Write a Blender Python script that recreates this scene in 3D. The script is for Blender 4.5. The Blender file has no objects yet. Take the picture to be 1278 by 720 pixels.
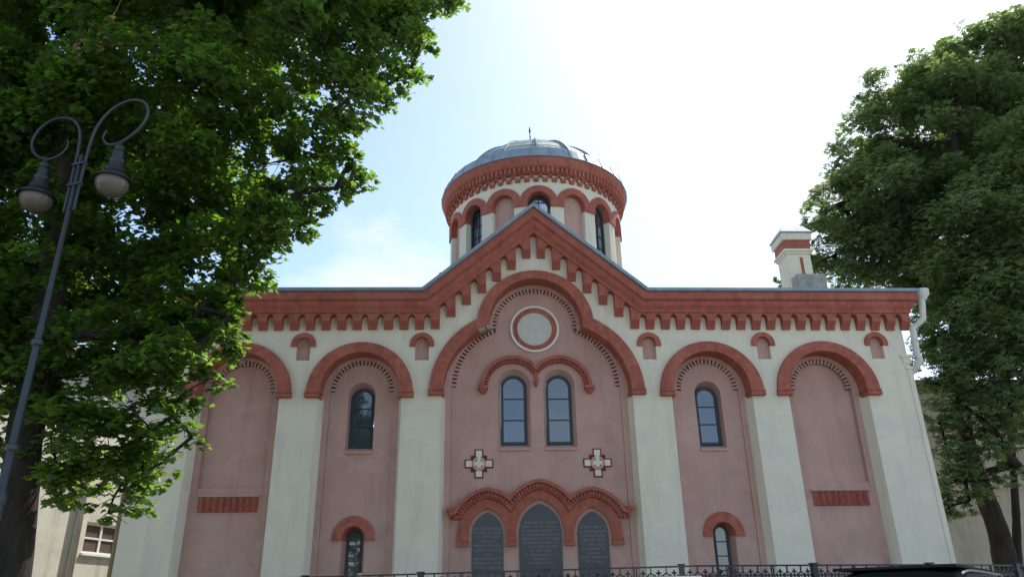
import bpy, bmesh, math, random
import numpy as np
from mathutils import Vector, Matrix
from mathutils.geometry import tessellate_polygon
random.seed(7); rng = np.random.default_rng(11)
scene = bpy.context.scene
COL = scene.collection
rad = math.radians

# ------------------------------------------------------------------ camera
FPX = 950.0; PW, PH = 1278, 720
PITCH, ROLL, YAW = rad(22.95), rad(-0.96), rad(-2.58)
CAM = Vector((-1.545, -20.0, 1.6))
fw = Vector((-math.sin(YAW)*math.cos(PITCH), math.cos(YAW)*math.cos(PITCH), math.sin(PITCH)))
r0 = Vector((math.cos(YAW), math.sin(YAW), 0)); u0 = r0.cross(fw)
rt = r0*math.cos(ROLL) + u0*math.sin(ROLL); up = -r0*math.sin(ROLL) + u0*math.cos(ROLL)
cd = bpy.data.cameras.new('camera'); cam = bpy.data.objects.new('camera', cd); COL.objects.link(cam)
cam.matrix_world = Matrix(((rt.x, up.x, -fw.x, CAM.x), (rt.y, up.y, -fw.y, CAM.y), (rt.z, up.z, -fw.z, CAM.z), (0, 0, 0, 1)))
cd.sensor_width = 36; cd.lens = FPX/PW*36; cd.clip_end = 6000; cd.clip_start = 0.05
scene.camera = cam

def at(px, py, Y):
    """photo pixel -> point on the vertical plane y = Y"""
    d = fw*FPX + rt*(px-PW/2) + up*(PH/2-py)
    return CAM + d*((Y-CAM.y)/d.y)

# ------------------------------------------------------------------ light
SUN_EL, SUN_AZ = rad(52), rad(40)          # azimuth from +Y towards +X
world = bpy.data.worlds.new('World'); scene.world = world; world.use_nodes = True
nt = world.node_tree; nt.nodes.clear()
wo = nt.nodes.new('ShaderNodeOutputWorld'); bg = nt.nodes.new('ShaderNodeBackground')
sky = nt.nodes.new('ShaderNodeTexSky'); sky.sky_type = 'NISHITA'; sky.sun_disc = False
sky.sun_elevation = SUN_EL; sky.sun_rotation = SUN_AZ
sky.air_density = 1.0; sky.dust_density = 1.0; sky.ozone_density = 1.0
tc = nt.nodes.new('ShaderNodeTexCoord'); mp = nt.nodes.new('ShaderNodeMapping'); mp.inputs['Scale'].default_value = (1, 1, 2.2)
nz = nt.nodes.new('ShaderNodeTexNoise'); nz.inputs['Scale'].default_value = 3.2; nz.inputs['Detail'].default_value = 7; nz.inputs['Roughness'].default_value = .6
cr = nt.nodes.new('ShaderNodeValToRGB'); cr.color_ramp.elements[0].position = .50; cr.color_ramp.elements[1].position = .66
mx = nt.nodes.new('ShaderNodeMixRGB'); mx.blend_type = 'MIX'; mx.inputs[2].default_value = (4.4, 4.4, 4.3, 1)
mul = nt.nodes.new('ShaderNodeMath'); mul.operation = 'MULTIPLY'; mul.inputs[1].default_value = .6
L = nt.links.new
L(tc.outputs['Generated'], mp.inputs[0]); L(mp.outputs[0], nz.inputs['Vector']); L(nz.outputs['Fac'], cr.inputs[0])
L(cr.outputs[0], mul.inputs[0]); L(mul.outputs[0], mx.inputs[0]); L(sky.outputs[0], mx.inputs[1]); L(mx.outputs[0], bg.inputs[0]); L(bg.outputs[0], wo.inputs[0])
bg.inputs[1].default_value = 0.118
sl = bpy.data.lights.new('sun', 'SUN'); sun = bpy.data.objects.new('sun', sl); COL.objects.link(sun)
sl.energy = 2.8; sl.angle = rad(.53); sl.color = (1, .95, .86)
sd = Vector((math.sin(SUN_AZ)*math.cos(SUN_EL), math.cos(SUN_AZ)*math.cos(SUN_EL), math.sin(SUN_EL)))
sun.rotation_euler = sd.to_track_quat('Z', 'Y').to_euler()
sun.location = (30, 40, 60)
vs = scene.view_settings; vs.view_transform = 'Standard'; vs.look = 'None'; vs.gamma = 1; vs.exposure = 1.16; vs.use_curve_mapping = False

# ------------------------------------------------------------------ materials
def mat(name, col, rough=.8, var=.12, scale=3., bump=.15, bscale=40., metal=0., spec=.3, dirt=None, dscale=1.2, patch=None, stretch=(1, 1, 1)):
    m = bpy.data.materials.new(name); m.use_nodes = True; n = m.node_tree; b = n.nodes['Principled BSDF']
    b.inputs['Roughness'].default_value = rough; b.inputs['Metallic'].default_value = metal
    b.inputs['Specular IOR Level'].default_value = spec
    t = n.nodes.new('ShaderNodeTexCoord'); mpn = n.nodes.new('ShaderNodeMapping'); mpn.inputs['Scale'].default_value = stretch
    n.links.new(t.outputs['Object'], mpn.inputs[0])
    a = n.nodes.new('ShaderNodeTexNoise'); a.inputs['Scale'].default_value = scale; a.inputs['Detail'].default_value = 8; a.inputs['Roughness'].default_value = .65
    n.links.new(mpn.outputs[0], a.inputs['Vector'])
    rp = n.nodes.new('ShaderNodeValToRGB'); c = Vector(col)
    lo = [max(0, x*(1-var*1.6)) for x in c]; hi = [min(1, x*(1+var)) for x in c]
    rp.color_ramp.elements[0].position = .3; rp.color_ramp.elements[1].position = .7
    rp.color_ramp.elements[0].color = (*lo, 1); rp.color_ramp.elements[1].color = (*hi, 1)
    n.links.new(a.outputs['Fac'], rp.inputs[0]); last = rp.outputs[0]
    if dirt:
        d = n.nodes.new('ShaderNodeTexNoise'); d.inputs['Scale'].default_value = dscale; d.inputs['Detail'].default_value = 9; d.inputs['Roughness'].default_value = .7
        mp2 = n.nodes.new('ShaderNodeMapping'); mp2.inputs['Scale'].default_value = (2.6, 2.6, .32); n.links.new(t.outputs['Object'], mp2.inputs[0]); n.links.new(mp2.outputs[0], d.inputs['Vector'])
        r2 = n.nodes.new('ShaderNodeValToRGB'); r2.color_ramp.elements[0].position = .52; r2.color_ramp.elements[1].position = .75
        n.links.new(d.outputs['Fac'], r2.inputs[0])
        mm = n.nodes.new('ShaderNodeMixRGB'); mm.inputs[2].default_value = (*dirt, 1); n.links.new(last, mm.inputs[1])
        k = n.nodes.new('ShaderNodeMath'); k.operation = 'MULTIPLY'; k.inputs[1].default_value = .9; n.links.new(r2.outputs[0], k.inputs[0]); n.links.new(k.outputs[0], mm.inputs[0]); last = mm.outputs[0]
    if patch:                                         # repainted and chipped patches
        for sc_, lo_, hi_, f_, c_ in ((.9, .58, .60, .45, patch), (7., .70, .73, .8, patch)):
            pn = n.nodes.new('ShaderNodeTexNoise'); pn.inputs['Scale'].default_value = sc_; pn.inputs['Detail'].default_value = 6; pn.inputs['Roughness'].default_value = .6; pn.inputs['Distortion'].default_value = .6
            n.links.new(t.outputs['Object'], pn.inputs['Vector'])
            pr_ = n.nodes.new('ShaderNodeMapRange'); pr_.inputs['From Min'].default_value = lo_; pr_.inputs['From Max'].default_value = hi_; pr_.inputs['To Max'].default_value = f_; n.links.new(pn.outputs['Fac'], pr_.inputs['Value'])
            pm = n.nodes.new('ShaderNodeMixRGB'); pm.inputs[2].default_value = (*c_, 1); n.links.new(last, pm.inputs[1]); n.links.new(pr_.outputs[0], pm.inputs[0]); last = pm.outputs[0]
    n.links.new(last, b.inputs['Base Color'])
    if bump:
        q = n.nodes.new('ShaderNodeTexNoise'); q.inputs['Scale'].default_value = bscale; q.inputs['Detail'].default_value = 4
        n.links.new(mpn.outputs[0], q.inputs['Vector'])
        bm_ = n.nodes.new('ShaderNodeBump'); bm_.inputs['Strength'].default_value = bump; bm_.inputs['Distance'].default_value = .02
        n.links.new(q.outputs['Fac'], bm_.inputs['Height']); n.links.new(bm_.outputs[0], b.inputs['Normal'])
    return m

def brick_mat(name, col):
    m = mat(name, col, .85, .2, 6, 0, dirt=[x*.6 for x in col], dscale=1.6, patch=[x*1.2+.02 for x in col])
    n = m.node_tree; b = n.nodes['Principled BSDF']
    t = n.nodes.new('ShaderNodeTexCoord'); mp_ = n.nodes.new('ShaderNodeMapping'); mp_.inputs['Rotation'].default_value = (rad(90), 0, 0)
    n.links.new(t.outputs['Object'], mp_.inputs[0])
    br = n.nodes.new('ShaderNodeTexBrick'); br.inputs['Scale'].default_value = 1; br.inputs['Brick Width'].default_value = .26; br.inputs['Row Height'].default_value = .078; br.inputs['Mortar Size'].default_value = .006
    n.links.new(mp_.outputs[0], br.inputs['Vector'])
    bu = n.nodes.new('ShaderNodeBump'); bu.inputs['Strength'].default_value = .35; bu.inputs['Distance'].default_value = .012; bu.invert = True
    n.links.new(br.outputs['Fac'], bu.inputs['Height']); n.links.new(bu.outputs[0], b.inputs['Normal'])
    return m

M = {}
M['white'] = mat('cream_plaster', (.74, .685, .53), .9, .05, 1.5, .12, 30, dirt=(.58, .53, .41), dscale=.9, patch=(.66, .63, .53))
M['pink'] = mat('pink_plaster', (.52, .325, .265), .9, .08, 1.2, .12, 30, dirt=(.38, .25, .21), dscale=.9, patch=(.56, .37, .31))
M['red'] = brick_mat('red_painted_brick', (.39, .12, .08))
M['redp'] = mat('red_painted_render', (.39, .12, .08), .8, .16, 6, .15, 40, dirt=(.21, .065, .05), dscale=1.6, patch=(.42, .16, .115))
M['darkred'] = mat('dark_red_paint', (.16, .03, .025), .8, .1, 8, .05)
M['zinc'] = mat('zinc_sheet', (.27, .34, .37), .5, .12, 2.5, .05, 12, metal=.25, dirt=(.22, .25, .25), dscale=1.5)
M['domezinc'] = mat('weathered_dome_sheet', (.42, .45, .42), .68, .22, 3, .12, 10, metal=.08, dirt=(.2, .22, .2), dscale=2)
M['concrete'] = mat('grey_concrete', (.38, .37, .33), .9, .15, 5, .2, 40, dirt=(.16, .16, .14), dscale=1.5)
M['stone'] = mat('beige_limestone', (.58, .56, .48), .85, .07, 9, .1)
M['granite'] = mat('black_granite', (.030, .036, .045), .28, .5, 120, .02, 80, spec=.5)
M['gold'] = mat('engraved_lettering', (.24, .235, .22), .6, .1, 40, 0)
M['frame'] = mat('dark_window_frame', (.045, .06, .07), .5, .1, 20, .03)
M['iron'] = mat('painted_wrought_iron', (.012, .014, .024), .4, .2, 30, .05, 60, spec=.5)
M['lampiron'] = mat('lamp_iron', (.018, .022, .024), .42, .15, 25, .05, 50, spec=.5)
M['pole'] = mat('grey_painted_steel', (.034, .042, .047), .45, .12, 15, .04, 40, spec=.5)
M['pipe'] = mat('cream_sheet_pipe', (.66, .64, .55), .5, .08, 5, .04, 20, dirt=(.4, .38, .3), dscale=3)
M['ochre'] = mat('ochre_pipe', (.30, .24, .13), .6, .15, 6, .05)
M['bark'] = mat('bark', (.032, .026, .02), .95, .4, 7, .9, 22, stretch=(1, 1, .25))
M['neigh'] = mat('pale_render', (.60, .58, .50), .92, .1, 1.6, .2, 30, dirt=(.33, .31, .26), dscale=.8)
M['beige'] = mat('beige_render', (.50, .45, .35), .92, .12, 1.3, .2, 25, dirt=(.30, .27, .21), dscale=.7)
M['asphalt'] = mat('granite_setts', (.20, .19, .18), .9, .2, 6, .4, 90)
M['paving'] = mat('paving', (.36, .345, .31), .9, .15, 3, .2, 40)
M['kerb'] = mat('granite_kerb', (.32, .31, .30), .85, .15, 12, .2, 60)
M['roof'] = mat('sheet_roof', (.30, .34, .35), .5, .12, 2, .05, metal=.4)
M['tile'] = mat('brown_roof_tile', (.25, .12, .08), .85, .2, 5, .2)
M['whitepaint'] = mat('white_window_paint', (.75, .75, .72), .5, .05, 10, .03)
M['brown'] = mat('brown_curtain', (.10, .07, .055), .7, .2, 8, .05)
M['wood'] = mat('weathered_beige_case', (.34, .29, .20), .8, .25, 12, .2)
M['black'] = mat('black_rubber', (.015, .015, .015), .7, .1, 20, .05)
M['vanpaint'] = mat('dark_grey_car_paint', (.020, .026, .028), .55, .06, 3, 0, spec=.02)
M['carpaint'] = mat('pale_car_paint', (.62, .63, .58), .28, .04, 3, 0, spec=.6)
M['chrome'] = mat('bright_trim', (.7, .7, .7), .18, .03, 3, 0, metal=1)
M['skin'] = mat('skin', (.60, .38, .27), .55, .06, 10, 0)
M['hair'] = mat('fair_hair', (.55, .38, .22), .6, .2, 30, .2)
M['cloth'] = mat('grey_cloth', (.16, .17, .2), .9, .1, 20, .1)

def glass_mat(name, base, mixf, rough=.03):
    m = bpy.data.materials.new(name); m.use_nodes = True; n = m.node_tree; b = n.nodes['Principled BSDF']; out = n.nodes['Material Output']
    b.inputs['Base Color'].default_value = (*base, 1); b.inputs['Roughness'].default_value = .25
    t = n.nodes.new('ShaderNodeTexCoord'); z = n.nodes.new('ShaderNodeTexNoise'); z.inputs['Scale'].default_value = 1.3; n.links.new(t.outputs['Object'], z.inputs['Vector'])
    bu = n.nodes.new('ShaderNodeBump'); bu.inputs['Strength'].default_value = .08; bu.inputs['Distance'].default_value = .05; n.links.new(z.outputs['Fac'], bu.inputs['Height'])
    g = n.nodes.new('ShaderNodeBsdfGlossy'); g.inputs['Roughness'].default_value = rough; g.inputs['Color'].default_value = (.9, .95, 1, 1); n.links.new(bu.outputs[0], g.inputs['Normal'])
    mi = n.nodes.new('ShaderNodeMixShader'); mi.inputs[0].default_value = mixf
    n.links.new(b.outputs[0], mi.inputs[1]); n.links.new(g.outputs[0], mi.inputs[2]); n.links.new(mi.outputs[0], out.inputs[0])
    return m
M['glass'] = glass_mat('window_glass', (.032, .046, .072), .11)
M['glassbright'] = glass_mat('sky_reflecting_glass', (.03, .045, .07), .45)
M['glassdark'] = glass_mat('dark_window_glass', (.012, .014, .018), .12)
M['carglass'] = glass_mat('tinted_car_glass', (.01, .012, .014), .2)
def globe_mat():
    m = bpy.data.materials.new('opal_globe_glass'); m.use_nodes = True; b = m.node_tree.nodes['Principled BSDF']
    b.inputs['Base Color'].default_value = (.55, .5, .42, 1); b.inputs['Roughness'].default_value = .22; b.inputs['Transmission Weight'].default_value = .35
    t = m.node_tree.nodes.new('ShaderNodeTexNoise'); t.inputs['Scale'].default_value = 14
    r = m.node_tree.nodes.new('ShaderNodeValToRGB'); r.color_ramp.elements[0].color = (.13, .11, .085, 1); r.color_ramp.elements[1].color = (.23, .20, .16, 1)
    m.node_tree.links.new(t.outputs['Fac'], r.inputs[0]); m.node_tree.links.new(r.outputs[0], b.inputs['Base Color'])
    return m
M['globe'] = globe_mat()
def leaf_mat(name, col, tcol, tf=.45, gloss=.05):
    m = bpy.data.materials.new(name); m.use_nodes = True; n = m.node_tree; n.nodes.clear()
    out = n.nodes.new('ShaderNodeOutputMaterial'); d = n.nodes.new('ShaderNodeBsdfDiffuse'); t = n.nodes.new('ShaderNodeBsdfTranslucent'); g = n.nodes.new('ShaderNodeBsdfGlossy')
    g.inputs['Roughness'].default_value = .42; g.inputs['Color'].default_value = (.8, .85, .8, 1)
    geo = n.nodes.new('ShaderNodeNewGeometry'); hs = n.nodes.new('ShaderNodeHueSaturation'); hs2 = n.nodes.new('ShaderNodeHueSaturation')
    ra = n.nodes.new('ShaderNodeMapRange'); ra.inputs['To Min'].default_value = .6; ra.inputs['To Max'].default_value = 1.35
    ra2 = n.nodes.new('ShaderNodeMapRange'); ra2.inputs['To Min'].default_value = .485; ra2.inputs['To Max'].default_value = .515
    hs.inputs['Color'].default_value = (*col, 1); hs2.inputs['Color'].default_value = (*tcol, 1)
    for h in (hs, hs2):
        n.links.new(ra.outputs[0], h.inputs['Value']); n.links.new(ra2.outputs[0], h.inputs['Hue'])
    n.links.new(geo.outputs['Random Per Island'], ra.inputs['Value']); n.links.new(geo.outputs['Random Per Island'], ra2.inputs['Value'])
    n.links.new(hs.outputs[0], d.inputs['Color']); n.links.new(hs2.outputs[0], t.inputs['Color'])
    m1 = n.nodes.new('ShaderNodeMixShader'); m1.inputs[0].default_value = tf; m2 = n.nodes.new('ShaderNodeMixShader'); m2.inputs[0].default_value = gloss
    n.links.new(d.outputs[0], m1.inputs[1]); n.links.new(t.outputs[0], m1.inputs[2]); n.links.new(m1.outputs[0], m2.inputs[1]); n.links.new(g.outputs[0], m2.inputs[2]); n.links.new(m2.outputs[0], out.inputs[0])
    return m
M['maple'] = leaf_mat('maple_leaf', (.026, .058, .012), (.22, .38, .028), .55)
M['chestnut'] = leaf_mat('chestnut_leaf', (.105, .150, .080), (.27, .38, .085), .48)
M['seed'] = mat('dry_seed_cluster', (.30, .19, .10), .9, .3, 20, .1)

# ------------------------------------------------------------------ helpers
def link(name, me, m=None, parent=None, loc=None):
    o = bpy.data.objects.new(name, me); COL.objects.link(o)
    if m is not None: me.materials.append(M[m] if isinstance(m, str) else m)
    if parent is not None: o.parent = parent
    if loc is not None: o.location = loc
    return o
def obj(name, bm, m, parent=None, smooth=False, loc=None):
    bmesh.ops.recalc_face_normals(bm, faces=bm.faces)
    me = bpy.data.meshes.new(name); bm.to_mesh(me); bm.free()
    if smooth:
        for p in me.polygons: p.use_smooth = True
    return link(name, me, m, parent, loc)
def copy_obj(o, parent, loc=None, rot=None):
    c = o.copy(); COL.objects.link(c); c.parent = parent
    if loc is not None: c.location = loc
    if rot is not None: c.rotation_euler = rot
    return c
def empty(name, label, cat, loc=(0, 0, 0), group=None, rz=0):
    o = bpy.data.objects.new(name, None); COL.objects.link(o); o.location = loc; o.rotation_euler.z = rz; o.empty_display_size = .3
    o['label'] = label; o['category'] = cat
    if group: o['group'] = group
    return o
def struct(o): o['kind'] = 'structure'; return o
def box(bm, x0, x1, y0, y1, z0, z1, taper=0):
    v = [bm.verts.new(p) for p in ((x0, y0, z0), (x1, y0, z0), (x1, y1, z0), (x0, y1, z0), (x0, y0, z1), (x1, y0, z1), (x1, y1, z1), (x0, y1, z1))]
    for f in ((0, 1, 2, 3), (4, 5, 6, 7), (0, 1, 5, 4), (1, 2, 6, 5), (2, 3, 7, 6), (3, 0, 4, 7)): bm.faces.new([v[i] for i in f])
    return v
def boxo(name, m, parent, *a, bev=0):
    bm = bmesh.new(); box(bm, *a)
    if bev: bmesh.ops.bevel(bm, geom=bm.edges[:], offset=bev, segments=1, affect='EDGES')
    return obj(name, bm, m, parent)
def plate(bm, loops, y0, y1, back=None, backface=False):
    """loops of (x, z): outer then holes; front at y0, sides to y1 (optionally to other loops)"""
    back = back or loops
    tri = tessellate_polygon([[Vector((x, z, 0)) for x, z in l] for l in loops])
    fv = []; bv = []
    for l, b in zip(loops, back):
        f_ = [bm.verts.new((x, y0, z)) for x, z in l]; b_ = [bm.verts.new((x, y1, z)) for x, z in b]
        n = len(f_)
        for i in range(n):
            j = (i+1) % n
            try: bm.faces.new((f_[i], f_[j], b_[j], b_[i]))
            except ValueError: pass
        fv += f_; bv += b_
    for t in tri:
        try: bm.faces.new([fv[i] for i in t])
        except ValueError: pass
        if backface:
            try: bm.faces.new([bv[i] for i in t][::-1])
            except ValueError: pass
def plateo(name, m, parent, loops, y0, y1, back=None, backface=False):
    bm = bmesh.new(); plate(bm, loops, y0, y1, back, backface)
    o = obj(name, bm, m, parent); return o
def tube(bm, pts, rs, seg=8, cap=True):
    pts = [Vector(p) for p in pts]
    if not hasattr(rs, '__len__'): rs = [rs]*len(pts)
    rings = []; prev = None
    for i, p in enumerate(pts):
        t = (pts[min(i+1, len(pts)-1)]-pts[max(i-1, 0)]).normalized()
        a = prev - t*prev.dot(t) if prev is not None else t.orthogonal()
        if a.length < 1e-6: a = t.orthogonal()
        a.normalize(); prev = a; b = t.cross(a)
        rings.append([bm.verts.new(p+(a*math.cos(2*math.pi*k/seg)+b*math.sin(2*math.pi*k/seg))*rs[i]) for k in range(seg)])
    for A, B in zip(rings, rings[1:]):
        for k in range(seg): bm.faces.new((A[k], A[(k+1) % seg], B[(k+1) % seg], B[k]))
    if cap: bm.faces.new(rings[0][::-1]); bm.faces.new(rings[-1])
def lathe(bm, prof, cx=0, cy=0, seg=32, a0=0):
    rings = []
    for r, z in prof:
        rings.append([bm.verts.new((cx+r*math.sin(a0+2*math.pi*k/seg), cy-r*math.cos(a0+2*math.pi*k/seg), z)) for k in range(seg)])
    for A, B in zip(rings, rings[1:]):
        for k in range(seg): bm.faces.new((A[k], A[(k+1) % seg], B[(k+1) % seg], B[k]))
def arc(cx, cz, rx, rz, a0, a1, n):
    return [(cx+rx*math.cos(a0+(a1-a0)*i/n), cz+rz*math.sin(a0+(a1-a0)*i/n)) for i in range(n+1)]
PI = math.pi
def arch_loop(cx, hw, zb, zc, n=24, rz=None):
    """closed loop: bottom-left, bottom-right, up, round over"""
    return [(cx-hw, zb), (cx+hw, zb)] + arc(cx, zc, hw, rz or hw, 0, PI, n)
def smooth_path(pts, n=6):
    out = []; P = [Vector(p) for p in pts]
    for i in range(len(P)-1):
        a, b, c, d = P[max(i-1, 0)], P[i], P[i+1], P[min(i+2, len(P)-1)]
        for k in range(n):
            t = k/n
            out.append(.5*((2*b)+(c-a)*t+(2*a-5*b+4*c-d)*t*t+(3*b-a-3*c+d)*t**3))
    out.append(P[-1]); return out
def K(z, Y): return CAM.z+(z-CAM.z)*(1+Y/20.)       # a height measured on the wall plane, moved to depth Y

# ------------------------------------------------------------------ the setting
TZ = 0.85                                           # raised church yard
def sheet(name, m, x0, x1, y0, y1, z):
    me = bpy.data.meshes.new(name); me.from_pydata([(x0, y0, z), (x1, y0, z), (x1, y1, z), (x0, y1, z)], [], [(0, 1, 2, 3)])
    return struct(link(name, me, m))
sheet('ground', 'paving', -1500, 1500, -1500, 1500, -.15)
sheet('road', 'asphalt', -120, 120, -26, -10.9, 0)
RAILP = [(-13.0, -4.95), (-4.58, -7.5), (1.35, -9.3), (2.63, -9.12), (5.28, -8.6), (6.72, -8.0), (14.0, -4.6)]
bm = bmesh.new()                                    # pavement between the kerb and the yard wall
box(bm, -120, 120, -10.7, 40, -.14, .12); struct(obj('pavement', bm, 'paving'))
bm = bmesh.new(); box(bm, -120, 120, -10.9, -10.7, -.14, .13); struct(obj('kerb', bm, 'kerb'))
bm = bmesh.new()
loop = [(x, y+.12) for x, y in RAILP]+[(30, -4.5), (30, 26), (-30, 26), (-30, -4.9)]
vt = [bm.verts.new((x, y, TZ)) for x, y in loop]; vb = [bm.verts.new((x, y, .1)) for x, y in loop]
bm.faces.new(vt)
for i in range(len(loop)): j = (i+1) % len(loop); bm.faces.new((vt[i], vt[j], vb[j], vb[i]))
struct(obj('churchyard_terrace', bm, 'paving'))

# ------------------------------------------------------------------ the church
church = empty('church', 'pink and cream church with red brick arches, gable and round domed drum', 'church', (0, 0, TZ))
church.location = (0, 0, 0)
EX = 10.45
BAYS = [-8.0, -4.77, 4.77, 8.0]
RA, RB, RW = .38, .42, .60          # depth of first recess, inner panel, window plane
# trefoil loop
def trefoil(foot, zf, zb, c1, zc1, R1, cuspx, zc2, rx, rz, n=20):
    """right foot ... over ... left foot; lower arcs centre (c1, zc1) radius R1; upper ellipse"""
    pts = [(foot, zb)] if zb is not None else []
    cz = zc1+math.sqrt(max(R1*R1-(cuspx-c1)**2, 0)); aend = math.atan2(cz-zc1, cuspx-c1)
    low = arc(c1, zc1, R1, R1, 0, aend, n)
    ux = max(-1, min(1, cuspx/rx)); a2 = math.acos(ux)
    if cz < zc2: a2 = -a2
    upp = arc(0, zc2, rx, rz, a2, PI-a2, 2*n)
    left = [(-x, z) for x, z in low[::-1]]
    pts += low+upp[1:-1]+left
    if zb is not None: pts.append((-foot, zb))
    return pts
P_ = -.12
ZB = 1.15
cen_open = trefoil(2.60, None, None, .67, K(7.12, 0), 1.93, 1.36, 8.99, 1.36, 1.42)
def bay_open(cx, hw, ha): return [(cx-hw, ZB), (cx+hw, ZB), (cx+hw, 6.93)]+arc(cx, 7.12, ha, ha, 0, PI, 24)+[(cx-hw, 6.93)]
def cen_loop(hw): return [(-hw, ZB), (hw, ZB), (hw, 6.93)]+cen_open+[(-hw, 6.93)]
outline = [(-EX, TZ-.3), (EX, TZ-.3), (EX, 9.55), (3.05, 9.55), (0, 12.2), (-3.05, 9.55), (-EX, 9.55)]
def niche_loop(cx, hw=.19, zb=7.95, zc=8.42): return arch_loop(cx, hw, zb, zc, 10)
NICHES = [-9.62, -6.38, -3.15, 3.15, 6.38, 9.62]
front = [outline, cen_loop(2.59)]+[bay_open(c, 1.11, 1.11) for c in BAYS]+[niche_loop(c) for c in NICHES]
backl = [outline, cen_loop(2.50)]+[bay_open(c, 1.01, 1.10) for c in BAYS]+[niche_loop(c) for c in NICHES]
wall = plateo('front_wall', 'white', church, front, 0, RA+.02, backl)
# body behind
bm = bmesh.new()
for s in (-1, 1):
    v = [bm.verts.new(p) for p in ((s*EX, RA, TZ-.3), (s*EX, 15, TZ-.3), (s*EX, 15, 9.5), (s*EX, RA, 9.5))]; bm.faces.new(v)
v = [bm.verts.new(p) for p in ((-EX, 15, TZ-.3), (EX, 15, TZ-.3), (EX, 15, 9.5), (-EX, 15, 9.5))]; bm.faces.new(v)
obj('side_wall', bm, 'white', church)
bm = bmesh.new(); box(bm, -EX-.06, EX+.06, -.08, 15.06, TZ-.4, ZB-.05); obj('plinth', bm, 'concrete', church)
# roofs: low pitched wings, gable roof to the drum
bm = bmesh.new()
for s in (-1, 1):
    a = [bm.verts.new(p) for p in ((s*(EX+.4), -.3, 9.70), (s*2.6, -.3, 9.70), (s*2.6, 6, 10.5), (s*(EX+.4), 6, 10.5))]; bm.faces.new(a)
    a2 = [bm.verts.new(p) for p in ((s*(EX+.4), 6, 10.5), (s*2.6, 6, 10.5), (s*2.6, 15.4, 9.7), (s*(EX+.4), 15.4, 9.7))]; bm.faces.new(a2)
    b = [bm.verts.new(p) for p in ((s*3.3, -.3, 9.75), (0, -.3, 12.5), (0, 9, 12.5), (s*3.3, 9, 9.75))]; bm.faces.new(b)
obj('roof', bm, 'roof', church)

# pink recessed bays -------------------------------------------------
def rect(x0, x1, z0, z1): return [(x0, z0), (x1, z0), (x1, z1), (x0, z1)]
dent_w = .055
def dentil_row(bm, path, y0, y1, h, pitch, fill=.55):
    """blocks hanging inward from a path (list of (x,z)); inward is left of travel"""
    P = [Vector((x, z)) for x, z in path]; seg = [(P[i+1]-P[i]).length for i in range(len(P)-1)]; tot = sum(seg)
    n = max(2, round(tot/pitch)); i = 0; acc = 0
    for k in range(n):
        s = (k+.5)*tot/n
        while i < len(seg)-1 and acc+seg[i] < s: acc += seg[i]; i += 1
        t = (P[i+1]-P[i]).normalized(); c = P[i]+t*(s-acc); nrm = Vector((-t.y, t.x)); c = c+t*random.uniform(-.006, .006); hw = tot/n*fill/2*random.uniform(.88, 1.12)
        q = [c-t*hw, c+t*hw, c+t*hw+nrm*h, c-t*hw+nrm*h]
        f_ = [bm.verts.new((p.x, y0, p.y)) for p in q]; b_ = [bm.verts.new((p.x, y1, p.y)) for p in q]
        bm.faces.new(f_)
        for a in range(4): bm.faces.new((f_[a], f_[(a+1) % 4], b_[(a+1) % 4], b_[a]))

def make_window(parent, cx, hw, zb, zc, y, bars=2, fr=.07, gl='glass'):
    top = zc+hw
    o = arch_loop(cx, hw, zb, zc, 16); i = arch_loop(cx, hw-fr, zb+fr*1.1, zc, 16)
    w = plateo('window', 'frame', parent, [o, i], y, y+.07)
    zi0, zi1 = zb+fr*1.1, zc+hw-fr
    hgt = (zi1-zi0)/(bars+1); hs = [zi0+hgt*k for k in range(bars+2)]
    bw = .028
    for k in range(1, bars+1):
        boxo('glazing_bar', 'frame', w, cx-hw+fr-.004, cx+hw-fr+.004, y+.012, y+.06, hs[k]-bw/2, hs[k]+bw/2)
    for k in range(bars+1):
        a, b = hs[k], hs[k+1]; hwi = hw-fr+.006
        if k < bars: lp = rect(cx-hwi, cx+hwi, a, b)
        else: lp = [(cx-hwi, a), (cx+hwi, a)]+arc(cx, zc, hwi, hwi, 0, PI, 14) if zc > a else arc(cx, zc, hwi, hwi, math.asin((a-zc)/hwi), PI-math.asin((a-zc)/hwi), 14)
        plateo('pane', gl, w, [lp], y+.035, y+.045)
    return w

def small_arch_band(name, cx, zc, ro, ri, zf, y0, y1, m='red', n=20, zci=None):
    zci = zci or zc
    return plateo(name, m, church, [[(cx+ro, zf)]+arc(cx, zc, ro, ro, 0, PI, n)+[(cx-ro, zf), (cx-ri, zf)]+arc(cx, zci, ri, ri, PI, 0, n)+[(cx+ri, zf)]], y0, y1)

# --- central bay
Ka, Kb = 1+RA/20, 1+RB/20
cin = trefoil(2.33, None, None, .52, K(7.20, RA), 1.81, 1.20, K(8.90, RA), 1.20, 1.17*Ka, 22)
cinb = [(2.33, ZB)]+cin+[(-2.33, ZB)]
plateo('bay_surround', 'pink', church, [rect(-2.75, 2.75, ZB, 10.75), [(x, z) if z > ZB+.001 else (x, ZB+.02) for x, z in cinb]], RA, RA+.16)
DH = .125
cin2 = trefoil(2.33-DH, None, None, .52, K(7.20, RA), 1.81-DH, 1.11, K(8.90, RA), 1.11, 1.17*Ka-DH, 22)
bm = bmesh.new(); dentil_row(bm, [p for p in cin], RA+.004, RA+.155, DH+.012, .113, .52); obj('dentil_course', bm, 'pink', church)
cin3 = trefoil(2.33-DH-.12, None, None, .52, K(7.20, RA), 1.69-DH, 1.0, K(8.90, RA), 1.0, 1.17*Ka-DH-.12, 22)
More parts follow.
